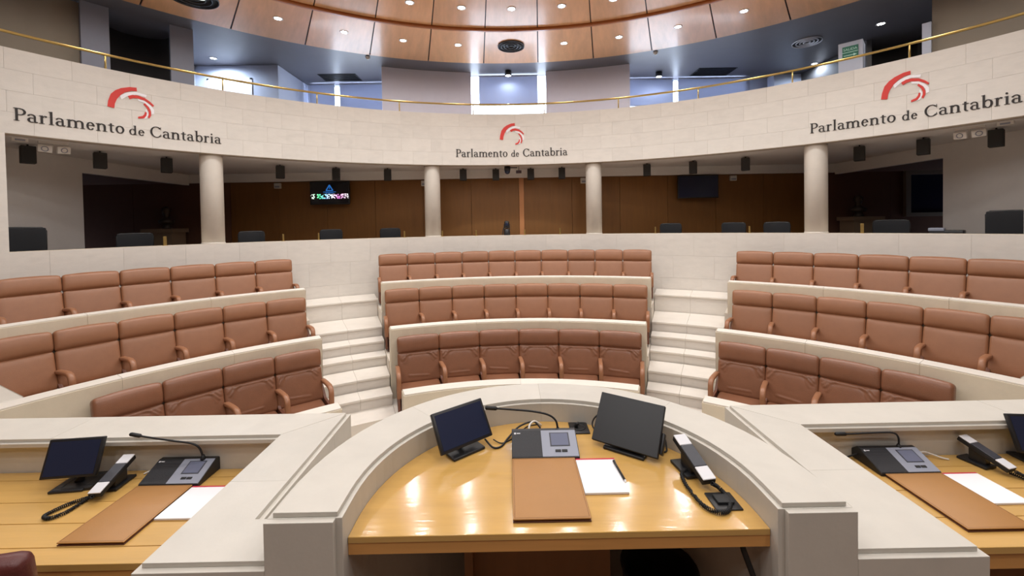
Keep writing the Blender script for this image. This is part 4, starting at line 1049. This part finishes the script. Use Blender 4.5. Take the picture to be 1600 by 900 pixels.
phone((2.024, 0.456, 1.640), (2.063, 0.295, 1.580), 1.54, 'black handset phone with white end caps on the right side desk',
      [(2.066, 0.285, 1.572), (2.10, 0.275, 1.556), (2.15, 0.28, cz), (2.18, 0.25, cz), (2.16, 0.20, cz), (2.11, 0.21, cz), (2.09, 0.27, cz), (2.07, 0.31, 1.552)])

def folder(x0, x1, y0, y1, z, label, rot=0.0):
    cx, cy = (x0 + x1) / 2, (y0 + y1) / 2; w, h = x1 - x0, y1 - y0
    t = thing('folder', label, 'folder', (cx, cy, z), rot, 'closed tan folders')
    MB().rbox(0, 0, 0.0022, w, h, 0.004, 0.0018, 2).build('back_cover', M['folderdk'], t)
    MB().box(-w / 2 + 0.006, w / 2 - 0.006, -h / 2 + 0.006, h / 2 - 0.004, 0.0042, 0.0085).build('inner_leaves', M['folderdk'], t)
    MB().rbox(0, 0, 0.0112, w, h, 0.0052, 0.0024, 2).build('front_cover', M['folder'], t)
    st = MB()
    for a, b in (((-1, -1), (1, -1)), ((1, -1), (1, 1)), ((1, 1), (-1, 1)), ((-1, 1), (-1, -1))):
        st.tube([(a[0] * (w / 2 - 0.006), a[1] * (h / 2 - 0.006), 0.0137), (b[0] * (w / 2 - 0.006), b[1] * (h / 2 - 0.006), 0.0137)], 0.0006, 4)
    st.build('stitching', M['folderdk'], t)
folder(-0.120, 0.1265, -0.207, 0.127, TZ, 'closed tan leather folder in the middle of the central desk')
folder(-1.787, -1.541, 0.008, 0.336, 1.54, 'closed tan leather folder on the left side desk')
folder(1.528, 1.776, -0.012, 0.318, 1.54, 'closed brown leather folder on the right side desk')
def pad(x0, x1, y0, y1, z, label):
    t = thing('notepad', label, 'notepad', ((x0 + x1) / 2, (y0 + y1) / 2, z), 0, 'white notepads')
    MB().box(x0, x1, y0, y1, z, z + 0.0015).build('backing_board', M['folder'], t, world=True)
    MB().box(x0, x1, y0, y1 - 0.004, z + 0.0016, z + 0.008).build('pages', M['paper'], t, world=True)
    MB().box(x0, x1, y1 - 0.004, y1 + 0.004, z + 0.0016, z + 0.0088).build('binding', M['redstrip'], t, world=True)
pad(0.129, 0.281, -0.080, 0.122, TZ, 'white notepad with red binding beside the folder on the central desk')
pad(-1.538, -1.392, 0.132, 0.330, 1.54, 'white notepad with red binding on the left side desk')
pad(1.779, 1.935, 0.125, 0.320, 1.54, 'white notepad with red binding on the right side desk')
t = thing('pen', 'black ballpoint pen lying on the edge of the central notepad', 'pen', (0.2775, 0.04, TZ + 0.0125))
MB().tube([(-0.005, 0.06, 0), (0.0055, -0.062, 0)], 0.0042, 10).build('barrel', M['matteblack'], t)
MB().tube([(0.0055, -0.062, 0), (0.0066, -0.074, 0)], [0.0042, 0.001], 10).build('tip', M['silver'], t)
MB().box(-0.006, -0.001, 0.015, 0.058, 0.004, 0.0058).build('clip', M['black'], t)

def plate_box(x0, x1, y0, y1, z, label, kind):
    t = thing('socket_plate', label, 'socket', ((x0 + x1) / 2, (y0 + y1) / 2, z), 0, 'black table sockets')
    MB().rbox(0, 0, 0.003, x1 - x0, y1 - y0, 0.006, 0.0025, 2).build('plate', M['black'], t)
    if kind: MB().lathe([(0.030, 0.006), (0.030, 0.009), (0.024, 0.009), (0.022, 0.004)], 24, cap=False).build('outlet_ring', M['matteblack'], t); MB().tube([(-0.012, 0, 0.006), (-0.012, 0, 0.022), (0.0, 0, 0.024)], 0.008, 8).build('plug', M['matteblack'], t)
    else: MB().rbox(0, 0, 0.010, (x1 - x0) * 0.62, (y1 - y0) * 0.5, 0.010, 0.003, 2).build('flap', M['matteblack'], t)
plate_box(0.143, 0.228, 0.328, 0.429, TZ, 'black socket plate behind the microphone on the central desk', True)
plate_box(0.536, 0.624, -0.171, -0.085, TZ, 'square black cord plate at the right of the central desk', False)
def loop_base(x, y, label, rot):
    t = thing('cable_tray', label, 'tray', (x, y, 1.54), rot)
    mb = MB()
    mb.box(-0.075, 0.075, -0.065, -0.045, 0, 0.014).box(-0.075, 0.075, 0.045, 0.065, 0, 0.014).box(-0.075, -0.05, -0.045, 0.045, 0, 0.014).box(0.04, 0.075, -0.045, 0.045, 0, 0.014)
    mb.build('rim', M['black'], t, bevel=0.003); MB().box(0.0, 0.04, -0.045, 0.045, 0.0, 0.008).build('insert', M['matteblack'], t)
loop_base(-2.075, 0.385, 'flat black open tray beside the phone on the left side desk', 0.15)

def cable(pts, r, m, label):
    pts = [Vector(p) for p in pts]; sm = []
    for i in range(len(pts) - 1):
        p0 = pts[max(i - 1, 0)]; p1 = pts[i]; p2 = pts[i + 1]; p3 = pts[min(i + 2, len(pts) - 1)]
        for k in range(8):
            q = k / 8; sm.append(0.5 * ((2 * p1) + (p2 - p0) * q + (2 * p0 - 5 * p1 + 4 * p2 - p3) * q * q + (3 * p1 - p0 - 3 * p2 + p3) * q ** 3))
    sm.append(pts[-1])
    tag(MB().tube(sm, r, 7).build('cable', m), label, 'cable')
cable([(-0.235, 0.265, TZ + 0.02), (-0.20, 0.225, TZ + 0.006), (-0.165, 0.235, TZ + 0.004), (-0.135, 0.30, TZ + 0.006), (-0.085, 0.37, TZ + 0.02), (-0.02, 0.39, TZ + 0.03), (0.01, 0.37, TZ + 0.01)], 0.004, M['matteblack'], 'black cable looping from the small monitor behind the microphone unit')
cable([(-0.20, 0.28, TZ + 0.01), (-0.16, 0.262, TZ + 0.003), (-0.10, 0.32, TZ + 0.003), (-0.05, 0.40, TZ + 0.003), (0.0, 0.42, TZ + 0.003)], 0.0025, M['matteblack'], 'thin black wire under the looping monitor cable')
cable([(-0.045, 0.33, TZ + 0.006), (-0.04, 0.36, TZ + 0.028), (-0.02, 0.385, TZ + 0.034), (0.0, 0.40, TZ + 0.02), (0.015, 0.41, TZ + 0.004)], 0.0045, M['whiteplastic'], 'short white cable arching behind the microphone unit')
cable([(0.33, 0.33, TZ + 0.085), (0.30, 0.37, TZ + 0.08), (0.26, 0.38, TZ + 0.05), (0.245, 0.37, TZ + 0.02), (0.26, 0.34, TZ + 0.006), (0.30, 0.32, TZ + 0.004)], 0.0035, M['matteblack'], 'black cable looping left of the matte monitor')
cable([(0.46, 0.26, TZ + 0.10), (0.49, 0.27, TZ + 0.10), (0.515, 0.24, TZ + 0.06), (0.515, 0.20, TZ + 0.012), (0.50, 0.17, TZ + 0.004), (0.45, 0.17, TZ + 0.004)], 0.0035, M['matteblack'], 'black cable looping between the matte monitor and the phone')
cable([(-1.85, 0.44, 1.544), (-1.83, 0.455, 1.549), (-1.79, 0.46, 1.556), (-1.75, 0.455, 1.552)], 0.004, M['whiteplastic'], 'white cable between phone and microphone unit on the left side desk')
cable([(1.80, 0.44, 1.575), (1.85, 0.455, 1.565), (1.90, 0.44, 1.549), (1.93, 0.43, 1.544)], 0.004, M['whiteplastic'], 'white cable beside the microphone unit on the right side desk')
cable([(1.52, 0.45, 1.57), (1.45, 0.44, 1.555), (1.40, 0.42, 1.544), (1.36, 0.40, 1.544)], 0.004, M['matteblack'], 'black cable left of the microphone unit on the right side desk')
